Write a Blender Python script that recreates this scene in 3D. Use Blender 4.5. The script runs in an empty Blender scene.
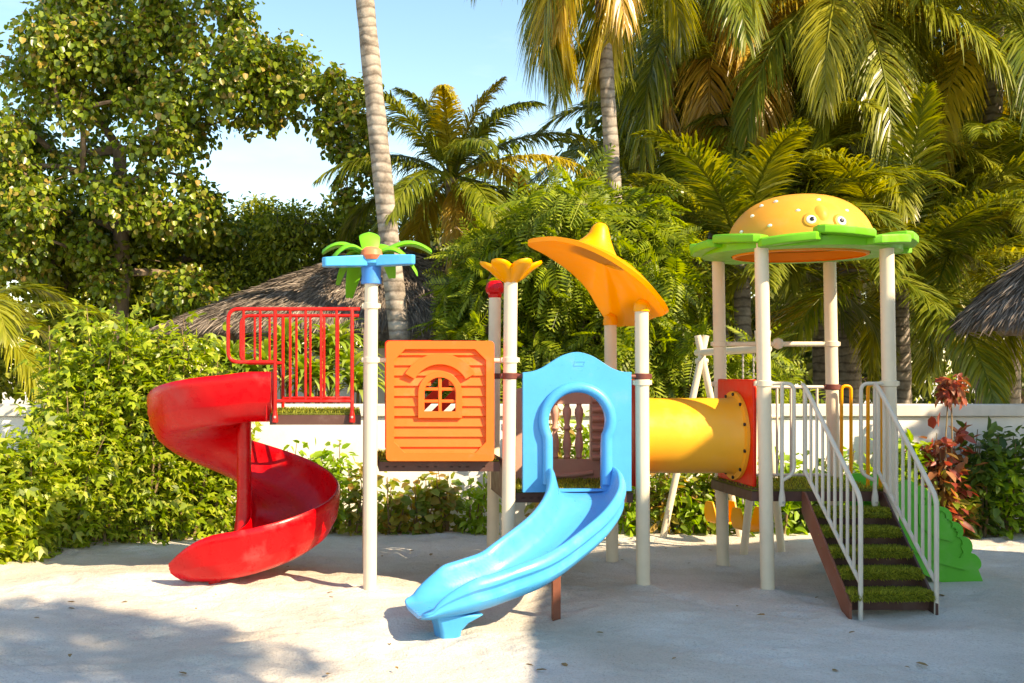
import bpy, bmesh, math, random
import numpy as np
from mathutils import Vector, Matrix
from mathutils.geometry import tessellate_polygon
random.seed(7); rng = np.random.default_rng(7)
S = bpy.context.scene
COL = S.collection
PI = math.pi
F, CX, CY, H = 1130.0, 350.0, 373.0, 1.67
YF, YB = 8.69, 9.72            # front and back rows of posts

def P(px, py, Y):              # photo measurement at a known distance -> world point
    return Vector(((px-CX)*Y/F, Y, H-(py-CY)*Y/F))
def G(px, Y, z=0.0):
    return Vector(((px-CX)*Y/F, Y, z))

# ------------------------------------------------------------------ objects
def wloc(o):
    v = Vector((0, 0, 0))
    while o: v += o.location; o = o.parent
    return v
def tag(o, label=None, cat=None, group=None, kind=None):
    if label: o['label'] = label
    if cat: o['category'] = cat
    if group: o['group'] = group
    if kind: o['kind'] = kind
    return o
def thing(name, label, cat, loc=(0, 0, 0), group=None):
    o = bpy.data.objects.new(name, None); COL.objects.link(o)
    o.location = loc; o.empty_display_size = .1
    return tag(o, label, cat, group)
def copy_tree(o, parent=None):
    c = o.copy(); COL.objects.link(c)
    if parent: c.parent = parent
    for ch in list(o.children): copy_tree(ch, c)
    return c

class MB:
    def __init__(s): s.v = []; s.f = []
    def add(s, vs, fs):
        n = len(s.v); s.v += [tuple(v) for v in vs]; s.f += [tuple(i+n for i in f) for f in fs]; return s
    def box(s, a, b):
        x0, y0, z0 = a; x1, y1, z1 = b
        return s.add([(x0,y0,z0),(x1,y0,z0),(x1,y1,z0),(x0,y1,z0),(x0,y0,z1),(x1,y0,z1),(x1,y1,z1),(x0,y1,z1)],
                     [(0,3,2,1),(4,5,6,7),(0,1,5,4),(1,2,6,5),(2,3,7,6),(3,0,4,7)])
    def tube(s, path, r, n=14, cap=True, flat=1.0):
        path = [Vector(p) for p in path]; m = len(path)
        rs = r if isinstance(r, (list, tuple)) else [r]*m
        T = []
        for i in range(m):
            t = path[min(i+1, m-1)]-path[max(i-1, 0)]
            T.append(t.normalized())
        up = Vector((0, 0, 1)) if abs(T[0].z) < .9 else Vector((0, 1, 0))
        a = T[0].cross(up).normalized(); vs = []
        for i in range(m):
            a = (a-T[i]*a.dot(T[i])).normalized(); b = T[i].cross(a)
            for k in range(n):
                q = 2*PI*k/n
                vs.append(path[i]+(a*math.cos(q)+b*math.sin(q)*flat)*rs[i])
        fs = [(i*n+k, i*n+(k+1) % n, (i+1)*n+(k+1) % n, (i+1)*n+k) for i in range(m-1) for k in range(n)]
        if cap: fs += [tuple(range(n))[::-1], tuple((m-1)*n+k for k in range(n))]
        return s.add(vs, fs)
    def lathe(s, prof, c, n=24, sx=1, sy=1):          # prof: (r, z)
        c = Vector(c); vs = []; m = len(prof)
        for r, z in prof:
            for k in range(n):
                q = 2*PI*k/n; vs.append((c.x+r*math.cos(q)*sx, c.y+r*math.sin(q)*sy, c.z+z))
        fs = [(i*n+k, i*n+(k+1) % n, (i+1)*n+(k+1) % n, (i+1)*n+k) for i in range(m-1) for k in range(n)]
        fs += [tuple(range(n))[::-1], tuple((m-1)*n+k for k in range(n))]
        return s.add(vs, fs)
    def prism(s, outer, holes, mp, d0, d1):           # mp(u, v, d) -> point
        loops = [outer]+list(holes); flat = [p for l in loops for p in l]
        tr = tessellate_polygon([[Vector((p[0], p[1], 0)) for p in l] for l in loops]); n = len(flat)
        vs = [mp(p[0], p[1], d0) for p in flat]+[mp(p[0], p[1], d1) for p in flat]; fs = []
        for t in tr: fs += [tuple(t), tuple(i+n for i in t)[::-1]]
        o = 0
        for l in loops:
            k = len(l)
            fs += [(o+i, o+(i+1) % k, n+o+(i+1) % k, n+o+i) for i in range(k)]; o += k
        return s.add(vs, fs)
    def grid(s, rows, closeu=False, closev=False):    # rows of points
        m = len(rows); n = len(rows[0]); vs = [p for r in rows for p in r]; fs = []
        for i in range(m if closev else m-1):
            for k in range(n if closeu else n-1):
                fs.append((i*n+k, i*n+(k+1) % n, ((i+1) % m)*n+(k+1) % n, ((i+1) % m)*n+k))
        return s.add(vs, fs)
    def build(s, name, mat, parent=None, origin=None, bevel=0, seg=2, smooth=True, solid=0, sub=0, angle=35, fix=True):
        pw = wloc(parent) if parent else Vector((0, 0, 0))
        o0 = Vector(origin) if origin is not None else pw
        me = bpy.data.meshes.new(name)
        me.from_pydata([(v[0]-o0.x, v[1]-o0.y, v[2]-o0.z) for v in s.v], [], s.f)
        if fix:
            bm = bmesh.new(); bm.from_mesh(me); bmesh.ops.recalc_face_normals(bm, faces=bm.faces)
            if smooth:
                for f in bm.faces: f.smooth = True
                for e in bm.edges:
                    if len(e.link_faces) == 2 and e.calc_face_angle(0) > math.radians(angle): e.smooth = False
            bm.to_mesh(me); bm.free()
        me.materials.append(mat); me.update()
        o = bpy.data.objects.new(name, me); COL.objects.link(o)
        if parent: o.parent = parent
        o.location = o0-pw
        if solid:
            m = o.modifiers.new('thick', 'SOLIDIFY'); m.thickness = solid; m.offset = 0
        if bevel:
            m = o.modifiers.new('bevel', 'BEVEL'); m.width = bevel; m.segments = seg; m.limit_method = 'ANGLE'; m.angle_limit = math.radians(40)
            m.harden_normals = False
        if sub:
            m = o.modifiers.new('sub', 'SUBSURF'); m.levels = sub; m.render_levels = sub
        return o

def fillet(pts, r, n=6):
    pts = [Vector(p) for p in pts]; out = [pts[0]]
    for i in range(1, len(pts)-1):
        a, b, c = pts[i-1], pts[i], pts[i+1]
        u = (a-b); v = (c-b); rr = min(r, u.length*.49, v.length*.49)
        p = b+u.normalized()*rr; q = b+v.normalized()*rr
        for k in range(n+1):
            t = k/n; out.append(p*(1-t)**2+b*2*t*(1-t)+q*t*t)
    out.append(pts[-1]); return out
def catmull(pts, n=8, closed=False):
    pts = [Vector(p) for p in pts]; m = len(pts); out = []
    for i in range(m if closed else m-1):
        if closed: a, b, c, d = pts[(i-1) % m], pts[i], pts[(i+1) % m], pts[(i+2) % m]
        else: a, b, c, d = pts[max(i-1, 0)], pts[i], pts[i+1], pts[min(i+2, m-1)]
        for k in range(n):
            t = k/n
            out.append(.5*((2*b)+(c-a)*t+(2*a-5*b+4*c-d)*t*t+(3*b-a-3*c+d)*t**3))
    if not closed: out.append(pts[-1])
    return out

# ------------------------------------------------------------------ materials
def newmat(name):
    m = bpy.data.materials.new(name); m.use_nodes = True; nt = m.node_tree
    return m, nt, nt.nodes['Principled BSDF'], nt.nodes['Material Output']
def N(nt, t, **kw):
    n = nt.nodes.new(t)
    for k, v in kw.items():
        if k.startswith('i_'): n.inputs[k[2:].replace('_', ' ')].default_value = v
        else: setattr(n, k, v)
    return n
def ramp(nt, stops, interp='LINEAR'):
    r = nt.nodes.new('ShaderNodeValToRGB'); r.color_ramp.interpolation = interp
    e = r.color_ramp.elements
    while len(e) < len(stops): e.new(.5)
    for i, (p, c) in enumerate(stops): e[i].position = p; e[i].color = (*c, 1)
    return r
def shade(c, k): return tuple(min(1, x*k) for x in c)
def plastic(name, c, rough=.38, wear=.12, coat=0.0, spec=.32):
    m, nt, b, out = newmat(name)
    tc = N(nt, 'ShaderNodeTexCoord'); no = N(nt, 'ShaderNodeTexNoise', i_Scale=3.5, i_Detail=6.0, i_Roughness=.65)
    nt.links.new(tc.outputs['Object'], no.inputs['Vector'])
    r = ramp(nt, [(.3, shade(c, 1-wear)), (.55, c), (.78, tuple(x*.88+y*.12 for x, y in zip(c, (.62, .56, .50))))])
    nt.links.new(no.outputs['Fac'], r.inputs['Fac']); nt.links.new(r.outputs['Color'], b.inputs['Base Color'])
    n2 = N(nt, 'ShaderNodeTexNoise', i_Scale=14.0, i_Detail=5.0); nt.links.new(tc.outputs['Object'], n2.inputs['Vector'])
    mr = N(nt, 'ShaderNodeMapRange'); mr.inputs['From Min'].default_value = .3; mr.inputs['From Max'].default_value = .7
    mr.inputs['To Min'].default_value = rough-.07; mr.inputs['To Max'].default_value = rough+.15
    nt.links.new(n2.outputs['Fac'], mr.inputs['Value']); nt.links.new(mr.outputs['Result'], b.inputs['Roughness'])
    n3 = N(nt, 'ShaderNodeTexNoise', i_Scale=60.0, i_Detail=2.0); nt.links.new(tc.outputs['Object'], n3.inputs['Vector'])
    bp = N(nt, 'ShaderNodeBump', i_Strength=.06, i_Distance=.01); nt.links.new(n3.outputs['Fac'], bp.inputs['Height'])
    nt.links.new(bp.outputs['Normal'], b.inputs['Normal'])
    b.inputs['Specular IOR Level'].default_value = spec
    return m
def leafmat(name, cols, trans=.4, rough=.45, tcol=None, tintcols=None):
    m, nt, b, out = newmat(name)
    g = N(nt, 'ShaderNodeNewGeometry')
    k = len(cols); r = ramp(nt, [((i+.5)/k, c) for i, c in enumerate(cols)])
    nt.links.new(g.outputs['Random Per Island'], r.inputs['Fac'])
    src = r.outputs['Color']
    if tintcols:
        at = N(nt, 'ShaderNodeAttribute', attribute_name='tint')
        r2 = ramp(nt, tintcols); nt.links.new(at.outputs['Fac'], r2.inputs['Fac'])
        mx = N(nt, 'ShaderNodeMixRGB', blend_type='MIX', i_Fac=.6)
        nt.links.new(r.outputs['Color'], mx.inputs['Color1']); nt.links.new(r2.outputs['Color'], mx.inputs['Color2'])
        src = mx.outputs['Color']
    nt.links.new(src, b.inputs['Base Color']); b.inputs['Roughness'].default_value = rough
    b.inputs['Specular IOR Level'].default_value = .5
    tr = N(nt, 'ShaderNodeBsdfTranslucent')
    mm = N(nt, 'ShaderNodeMixRGB', blend_type='MULTIPLY', i_Fac=1.0); mm.inputs['Color2'].default_value = (*(tcol or (1.5, 1.5, .45)), 1)
    nt.links.new(src, mm.inputs['Color1']); nt.links.new(mm.outputs['Color'], tr.inputs['Color'])
    ms = N(nt, 'ShaderNodeMixShader', i_Fac=trans)
    nt.links.new(b.outputs['BSDF'], ms.inputs[1]); nt.links.new(tr.outputs['BSDF'], ms.inputs[2])
    nt.links.new(ms.outputs['Shader'], out.inputs['Surface'])
    return m
def noisy(name, stops, scale=5, rough=.9, bump=.3, dist=.02, vscale=(1, 1, 1), detail=8, bscale=None):
    m, nt, b, out = newmat(name)
    tc = N(nt, 'ShaderNodeTexCoord'); mp = N(nt, 'ShaderNodeMapping'); mp.inputs['Scale'].default_value = vscale
    nt.links.new(tc.outputs['Object'], mp.inputs['Vector'])
    no = N(nt, 'ShaderNodeTexNoise', i_Scale=float(scale), i_Detail=float(detail), i_Roughness=.65)
    nt.links.new(mp.outputs['Vector'], no.inputs['Vector'])
    r = ramp(nt, stops); nt.links.new(no.outputs['Fac'], r.inputs['Fac']); nt.links.new(r.outputs['Color'], b.inputs['Base Color'])
    b.inputs['Roughness'].default_value = rough; b.inputs['Specular IOR Level'].default_value = .2
    hsrc = no
    if bscale:
        hsrc = N(nt, 'ShaderNodeTexNoise', i_Scale=float(bscale), i_Detail=4.0); nt.links.new(mp.outputs['Vector'], hsrc.inputs['Vector'])
    bp = N(nt, 'ShaderNodeBump', i_Strength=bump, i_Distance=dist); nt.links.new(hsrc.outputs['Fac'], bp.inputs['Height'])
    nt.links.new(bp.outputs['Normal'], b.inputs['Normal'])
    return m

M = {}
M['red'] = plastic('red_plastic', (.62, .003, .008), .27, .06)
M['redpaint'] = plastic('red_paint', (.62, .012, .010), .35)
M['scarlet'] = plastic('scarlet_plastic', (.78, .022, .005), .4)
def glow_through(m, c, f):
    nt = m.node_tree; b = nt.nodes['Principled BSDF']; out = nt.nodes['Material Output']
    t = N(nt, 'ShaderNodeBsdfTranslucent'); t.inputs['Color'].default_value = (*c, 1); x = N(nt, 'ShaderNodeMixShader', i_Fac=f)
    nt.links.new(b.outputs['BSDF'], x.inputs[1]); nt.links.new(t.outputs['BSDF'], x.inputs[2]); nt.links.new(x.outputs['Shader'], out.inputs['Surface'])
M['orange'] = plastic('orange_plastic', (.90, .145, .022), .42, .05)
M['amber'] = plastic('amber_plastic', (.92, .36, .008), .38, .06)
M['yellow'] = plastic('yellow_plastic', (.92, .43, .04), .36, .06)
M['bun'] = plastic('bun_plastic', (.90, .43, .06), .45, .08)
M['canopy'] = plastic('canopy_plastic', (.95, .44, .02), .42, .05); glow_through(M['canopy'], (1, .58, .06), .38); glow_through(M['bun'], (.95, .25, .02), .25)
M['blue'] = plastic('blue_plastic', (.03, .36, .72), .32, .10)
M['deepblue'] = plastic('deep_blue_plastic', (.02, .22, .62), .4)
M['green'] = plastic('green_plastic', (.12, .48, .025), .42)
M['climb'] = plastic('climber_green', (.07, .52, .05), .42)
M['cream'] = plastic('cream_paint', (.74, .64, .48), .42, .10)
M['grey'] = plastic('pale_grey_paint', (.66, .59, .49), .45, .12)
M['rose'] = plastic('brown_rose_plastic', (.58, .31, .23), .5)
M['coral'] = plastic('coral_plastic', (.82, .22, .10), .42, .05)
M['brown'] = plastic('brown_paint', (.10, .045, .035), .5, .25)
M['rust'] = plastic('rust_brown_paint', (.26, .085, .05), .55, .25)
M['clampbrown'] = plastic('clamp_brown', (.16, .045, .035), .45)
M['white'] = plastic('white_plastic', (.8, .76, .68), .4)
M['black'] = plastic('black_plastic', (.015, .015, .018), .4)
M['steel'] = plastic('bolt_steel', (.35, .33, .30), .35)
M['wall'] = noisy('white_render', [(.32, (.55, .51, .43)), (.42, (.74, .72, .66)), (.6, (.80, .78, .73)), (.75, (.84, .82, .78))], 1.7, .85, .12, .01, bscale=40)
M['coping'] = noisy('coping_render', [(.3, (.50, .48, .43)), (.6, (.66, .63, .57))], 2.5, .85, .2, .01)
M['thatch'] = noisy('thatch', [(.3, (.10, .075, .055)), (.5, (.24, .19, .15)), (.7, (.38, .31, .25))], 7, .95, .8, .05, (1, 1, .35))
M['bark'] = noisy('tree_bark', [(.3, (.09, .06, .04)), (.6, (.22, .16, .11)), (.8, (.30, .24, .18))], 6, .95, .6, .03, (1, 1, .3))
M['stem'] = noisy('stem_bark', [(.3, (.14, .09, .05)), (.7, (.30, .22, .12))], 9, .9, .3, .01)

def palmbark():
    m, nt, b, out = newmat('palm_bark')
    tc = N(nt, 'ShaderNodeTexCoord'); w = N(nt, 'ShaderNodeTexWave', wave_type='BANDS', bands_direction='Z', i_Scale=2.6, i_Distortion=3.5, i_Detail=3.0, i_Detail_Scale=1.5)
    nt.links.new(tc.outputs['Object'], w.inputs['Vector'])
    no = N(nt, 'ShaderNodeTexNoise', i_Scale=5.0, i_Detail=8.0, i_Roughness=.7); nt.links.new(tc.outputs['Object'], no.inputs['Vector'])
    r = ramp(nt, [(.28, (.10, .075, .055)), (.45, (.26, .22, .18)), (.7, (.46, .41, .35))]); nt.links.new(no.outputs['Fac'], r.inputs['Fac'])
    r2 = ramp(nt, [(0, (.45, .42, .40)), (.25, (1, 1, 1)), (1, (1, 1, 1))]); nt.links.new(w.outputs['Fac'], r2.inputs['Fac'])
    mx = N(nt, 'ShaderNodeMixRGB', blend_type='MULTIPLY', i_Fac=.85)
    nt.links.new(r.outputs['Color'], mx.inputs['Color1']); nt.links.new(r2.outputs['Color'], mx.inputs['Color2'])
    nt.links.new(mx.outputs['Color'], b.inputs['Base Color']); b.inputs['Roughness'].default_value = .9
    bp = N(nt, 'ShaderNodeBump', i_Strength=.5, i_Distance=.02); nt.links.new(w.outputs['Fac'], bp.inputs['Height']); nt.links.new(bp.outputs['Normal'], b.inputs['Normal'])
    return m
M['palmbark'] = palmbark()

def sandmat():
    m, nt, b, out = newmat('pale_coral_sand')
    tc = N(nt, 'ShaderNodeTexCoord')
    def noise(s, d, r=.6):
        n = N(nt, 'ShaderNodeTexNoise', i_Scale=s, i_Detail=d, i_Roughness=r); nt.links.new(tc.outputs['Object'], n.inputs['Vector']); return n
    n1 = noise(1.1, 8.0); r = ramp(nt, [(.3, (.57, .53, .465)), (.5, (.67, .635, .57)), (.72, (.74, .71, .65))]); nt.links.new(n1.outputs['Fac'], r.inputs['Fac'])
    n0 = noise(.45, 4.0, .5); r0 = ramp(nt, [(.38, (.86, .79, .71)), (.56, (1, 1, 1))]); nt.links.new(n0.outputs['Fac'], r0.inputs['Fac'])
    m0 = N(nt, 'ShaderNodeMixRGB', blend_type='MULTIPLY', i_Fac=.8); nt.links.new(r.outputs['Color'], m0.inputs['Color1']); nt.links.new(r0.outputs['Color'], m0.inputs['Color2'])
    n4 = noise(70.0, 3.0, .8); r4 = ramp(nt, [(.34, (.50, .46, .40)), (.45, (.92, .92, .92)), (.6, (1, 1, 1))]); nt.links.new(n4.outputs['Fac'], r4.inputs['Fac'])
    mx = N(nt, 'ShaderNodeMixRGB', blend_type='MULTIPLY', i_Fac=.6); nt.links.new(m0.outputs['Color'], mx.inputs['Color1']); nt.links.new(r4.outputs['Color'], mx.inputs['Color2'])
    nt.links.new(mx.outputs['Color'], b.inputs['Base Color'])
    b.inputs['Roughness'].default_value = .95; b.inputs['Specular IOR Level'].default_value = .15
    n2 = noise(9.0, 6.0, .6); n3 = noise(60.0, 4.0, .7)
    b1 = N(nt, 'ShaderNodeBump', i_Strength=.7, i_Distance=.04); nt.links.new(n2.outputs['Fac'], b1.inputs['Height'])
    b2 = N(nt, 'ShaderNodeBump', i_Strength=.8, i_Distance=.015); nt.links.new(n3.outputs['Fac'], b2.inputs['Height']); nt.links.new(b1.outputs['Normal'], b2.inputs['Normal'])
    nt.links.new(b2.outputs['Normal'], b.inputs['Normal'])
    return m
M['sand'] = sandmat()
M['turf'] = noisy('artificial_turf', [(.3, (.06, .075, .012)), (.5, (.13, .15, .02)), (.7, (.20, .20, .04))], 90, .9, .9, .02)
M['blade'] = leafmat('turf_blades', [(.18, .21, .018), (.33, .36, .035), (.52, .52, .08)], .35, .6)
M['leaf_big'] = leafmat('sea_hibiscus_leaves', [(.07, .12, .012), (.12, .19, .018), (.19, .27, .025), (.28, .34, .04), (.13, .20, .02), (.08, .13, .015), (.40, .27, .07), (.16, .23, .02), (.24, .30, .03)], .30, .32)
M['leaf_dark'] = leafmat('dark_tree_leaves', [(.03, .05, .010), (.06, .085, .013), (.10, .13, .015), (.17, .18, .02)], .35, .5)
M['leaf_mid'] = leafmat('bushy_tree_leaves', [(.09, .13, .012), (.16, .20, .018), (.24, .28, .025), (.33, .35, .04)], .42, .5)
M['leaf_hedge'] = leafmat('hedge_leaves', [(.20, .30, .02), (.28, .38, .03), (.38, .46, .05), (.52, .52, .10), (.15, .24, .02), (.08, .14, .02), (.33, .43, .04)], .42, .40)
M['leaf_olive'] = leafmat('olive_shrub_leaves', [(.16, .24, .03), (.24, .30, .04), (.34, .34, .06), (.40, .22, .06), (.12, .2, .03)], .4, .45)
M['leaf_lime'] = leafmat('lime_shrub_leaves', [(.22, .36, .03), (.30, .44, .04), (.16, .30, .02)], .45, .45)
M['leaf_deep'] = leafmat('deep_green_shrub_leaves', [(.05, .11, .02), (.09, .17, .03), (.13, .22, .035)], .35, .4)
M['leaf_croton'] = leafmat('copperleaf_leaves', [(.34, .07, .05), (.46, .14, .09), (.20, .05, .03), (.45, .22, .10), (.20, .13, .04)], .4, .45, (1.5, .8, .5))
M['leaf_feather'] = leafmat('feathery_tree_leaves', [(.15, .22, .018), (.24, .31, .025), (.34, .40, .04), (.09, .14, .014)], .4, .45)
M['leaf_variegated'] = leafmat('variegated_leaves', [(.18, .30, .03), (.34, .42, .08), (.50, .52, .20), (.25, .36, .05)], .4, .4)
TINT = [(0, (.07, .125, .014)), (.4, (.15, .205, .02)), (.65, (.30, .31, .03)), (.85, (.58, .42, .04)), (1, (.60, .33, .06))]
M['frond'] = leafmat('palm_leaflets', [(.08, .11, .012), (.24, .26, .02), (.48, .46, .08)], .40, .30, (1.6, 1.35, .35), TINT)
M['drystraw'] = leafmat('dry_straw', [(.12, .095, .075), (.26, .21, .17), (.40, .33, .27), (.19, .15, .12)], .1, .9, (1, 1, 1))
M['litter'] = leafmat('fallen_leaves', [(.25, .15, .06), (.35, .22, .08), (.16, .1, .05)], .2, .7, (1, 1, 1))

# ------------------------------------------------------------------ fast leaf meshes
def norm(a): return a/np.maximum(np.linalg.norm(a, axis=-1, keepdims=True), 1e-9)
def np_mesh(name, V, Fq, mat, parent=None, origin=None, tint=None):
    """V (n,3) world, Fq (m,4)"""
    pw = wloc(parent) if parent else Vector((0, 0, 0))
    o0 = Vector(origin) if origin is not None else pw
    V = V-np.array(o0)
    me = bpy.data.meshes.new(name); nv = len(V); nf = len(Fq)
    me.vertices.add(nv); me.vertices.foreach_set('co', V.astype(np.float32).ravel())
    me.loops.add(nf*4); me.loops.foreach_set('vertex_index', Fq.astype(np.int32).ravel())
    me.polygons.add(nf); me.polygons.foreach_set('loop_start', np.arange(0, nf*4, 4, dtype=np.int32))
    me.polygons.foreach_set('loop_total', np.full(nf, 4, dtype=np.int32))
    me.update(calc_edges=True)
    if tint is not None:
        a = me.attributes.new('tint', 'FLOAT', 'POINT'); a.data.foreach_set('value', tint.astype(np.float32))
    me.materials.append(mat)
    o = bpy.data.objects.new(name, me); COL.objects.link(o)
    if parent: o.parent = parent
    o.location = o0-pw
    return o
LEAF_ROUND = (np.array([(0, 0, 0), (.46, .18, .10), (.40, .68, .08), (0, 1, -.12), (-.40, .68, .08), (-.46, .18, .10)]), np.array([(0, 1, 2, 3), (0, 3, 4, 5)]))
LEAF_OVAL = (np.array([(0, 0, 0), (.24, .28, .06), (.20, .68, .03), (0, 1, -.12), (-.20, .68, .03), (-.24, .28, .06)]), np.array([(0, 1, 2, 3), (0, 3, 4, 5)]))
def lobed():                                   # deeply lobed leaf: three fingers
    V = []; Fc = []
    for a, l in ((-.75, .8), (0, 1.0), (.75, .8)):
        n = len(V); d = np.array((math.sin(a), math.cos(a))); s = np.array((d[1], -d[0]))
        for q, w, z in ((0, .03, 0), (.45, .17, .05), (1, .0, -.1), (.45, -.17, .05)):
            p = d*q*l+s*w; V.append((p[0], p[1], z))
        Fc.append((n, n+1, n+2, n+3))
    return np.array(V), np.array(Fc)
LEAF_LOBED = lobed()
def pinnate(k=9):
    V = []; Fc = []
    for i in range(k):
        t = .12+.88*i/(k-1); z0 = -.35*t*t
        for sg in (-1, 1):
            L = .34*math.sin(PI*(.25+.65*t)); n = len(V); w = .055
            V += [(0, t-w*.6, z0), (sg*L*.5, t+.10*L-w*.3, z0-.01), (sg*L, t+.45*L, z0-.30*L), (sg*L*.45, t+.10*L+w*1.4, z0-.01)]
            Fc.append((n, n+1, n+2, n+3))
    n = len(V); V += [(-.012, 0, 0), (.012, 0, 0), (.006, 1, -.35), (-.006, 1, -.35)]; Fc.append((n, n+1, n+2, n+3))
    return np.array(V), np.array(Fc)
LEAF_PINNATE = pinnate()
def leaves(pos, fwd, nrm, size, tmpl):
    TV, TF = tmpl; n = len(pos); k = len(TV)
    fwd = norm(fwd); side = norm(np.cross(fwd, nrm)); up = np.cross(side, fwd)
    V = pos[:, None, :]+size[:, None, None]*(TV[None, :, 0:1]*side[:, None, :]+TV[None, :, 1:2]*fwd[:, None, :]+TV[None, :, 2:3]*up[:, None, :])
    Fq = TF[None]+(np.arange(n)*k)[:, None, None]
    return V.reshape(-1, 3), Fq.reshape(-1, 4)
def clump_leaves(clumps, n, size, tmpl, hang=.5, shell=.55, jitter=.35, flat=.8):
    c = np.array([[*k[0], k[1]] for k in clumps]); w = c[:, 3]**2; w = w/w.sum()
    idx = rng.choice(len(c), n, p=w)
    d = norm(rng.normal(size=(n, 3))); r = (shell+(1-shell)*rng.random(n)**.6)*(.75+jitter*rng.random(n))
    off = d*(r*c[idx, 3])[:, None]; off[:, 2] *= flat
    pos = c[idx, :3]+off
    fwd = norm(d*.7+rng.normal(size=(n, 3))*.6+np.array([0, 0, -hang*1.3]))
    nrm = norm(d*.6+rng.normal(size=(n, 3))*.55+np.array([0, 0, .8]))
    sz = size*(.65+.7*rng.random(n))
    return leaves(pos, fwd, nrm, sz, tmpl)
def inpoly(x, y, poly):
    c = False; n = len(poly)
    for i in range(n):
        x0, y0 = poly[i]; x1, y1 = poly[i-1]
        if (y0 > y) != (y1 > y) and x < (x1-x0)*(y-y0)/(y1-y0)+x0: c = not c
    return c
def poly_clumps(poly, n, Y0, Y1, r0, r1, holes=()):
    xs = [p[0] for p in poly]; ys = [p[1] for p in poly]; out = []
    while len(out) < n:
        x = random.uniform(min(xs), max(xs)); y = random.uniform(min(ys), max(ys))
        if not inpoly(x, y, poly) or any(inpoly(x, y, h) for h in holes): continue
        Y = random.uniform(Y0, Y1); out.append((P(x, y, Y), random.uniform(r0, r1)))
    return out
def limb(mb, a, b, ra, rb, wob=.12, n=6, seg=7):
    a = Vector(a); b = Vector(b); L = (b-a).length; pts = []; rs = []
    o1 = Vector((random.uniform(-1, 1), random.uniform(-1, 1), random.uniform(-.3, 1)))*wob*L
    for i in range(n+1):
        t = i/n; pts.append(a.lerp(b, t)+o1*math.sin(PI*t)*.6+Vector((random.uniform(-1, 1), random.uniform(-1, 1), 0))*wob*L*.12*(0 < i < n)); rs.append(ra*(1-t)+rb*t)
    mb.tube(pts, rs, seg); return pts
def tree(name, label, cat, base, top, clumps, nleaf, size, tmpl, mat, trunk_r=.16, group=None, nlimb=12, hang=.5, bark='bark', **kw):
    t = thing(name, label, cat, base, group)
    mb = MB(); pts = limb(mb, base, top, trunk_r, trunk_r*.5, .06, 8, 12)
    order = sorted(clumps, key=lambda c: (Vector(c[0])-Vector(top)).length); nodes = [(p, trunk_r*.45) for p in pts[3:]]
    for c, r in order:
        c = Vector(c); q, rad = min(nodes, key=lambda k: (k[0]-c).length+(.0 if k[0].z < c.z+.1 else .3)); r1 = max(.012, rad*.72)
        ln = limb(mb, q, c, rad*.85, r1*.6, .10, 5, 6); nodes += [(c, r1), (ln[3], (rad+r1)*.4)]
        for k in range(2):
            e = c+Vector((random.uniform(-1, 1), random.uniform(-1, 1), random.uniform(-.5, 1)))*r*.9
            limb(mb, c, e, .012, .005, .15, 3, 4)
    mb.build('trunk', M[bark], t)
    V, Fq = clump_leaves(clumps, nleaf, size, tmpl, hang, **kw)
    np_mesh('crown', V, Fq, M[mat], t)
    return t

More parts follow.
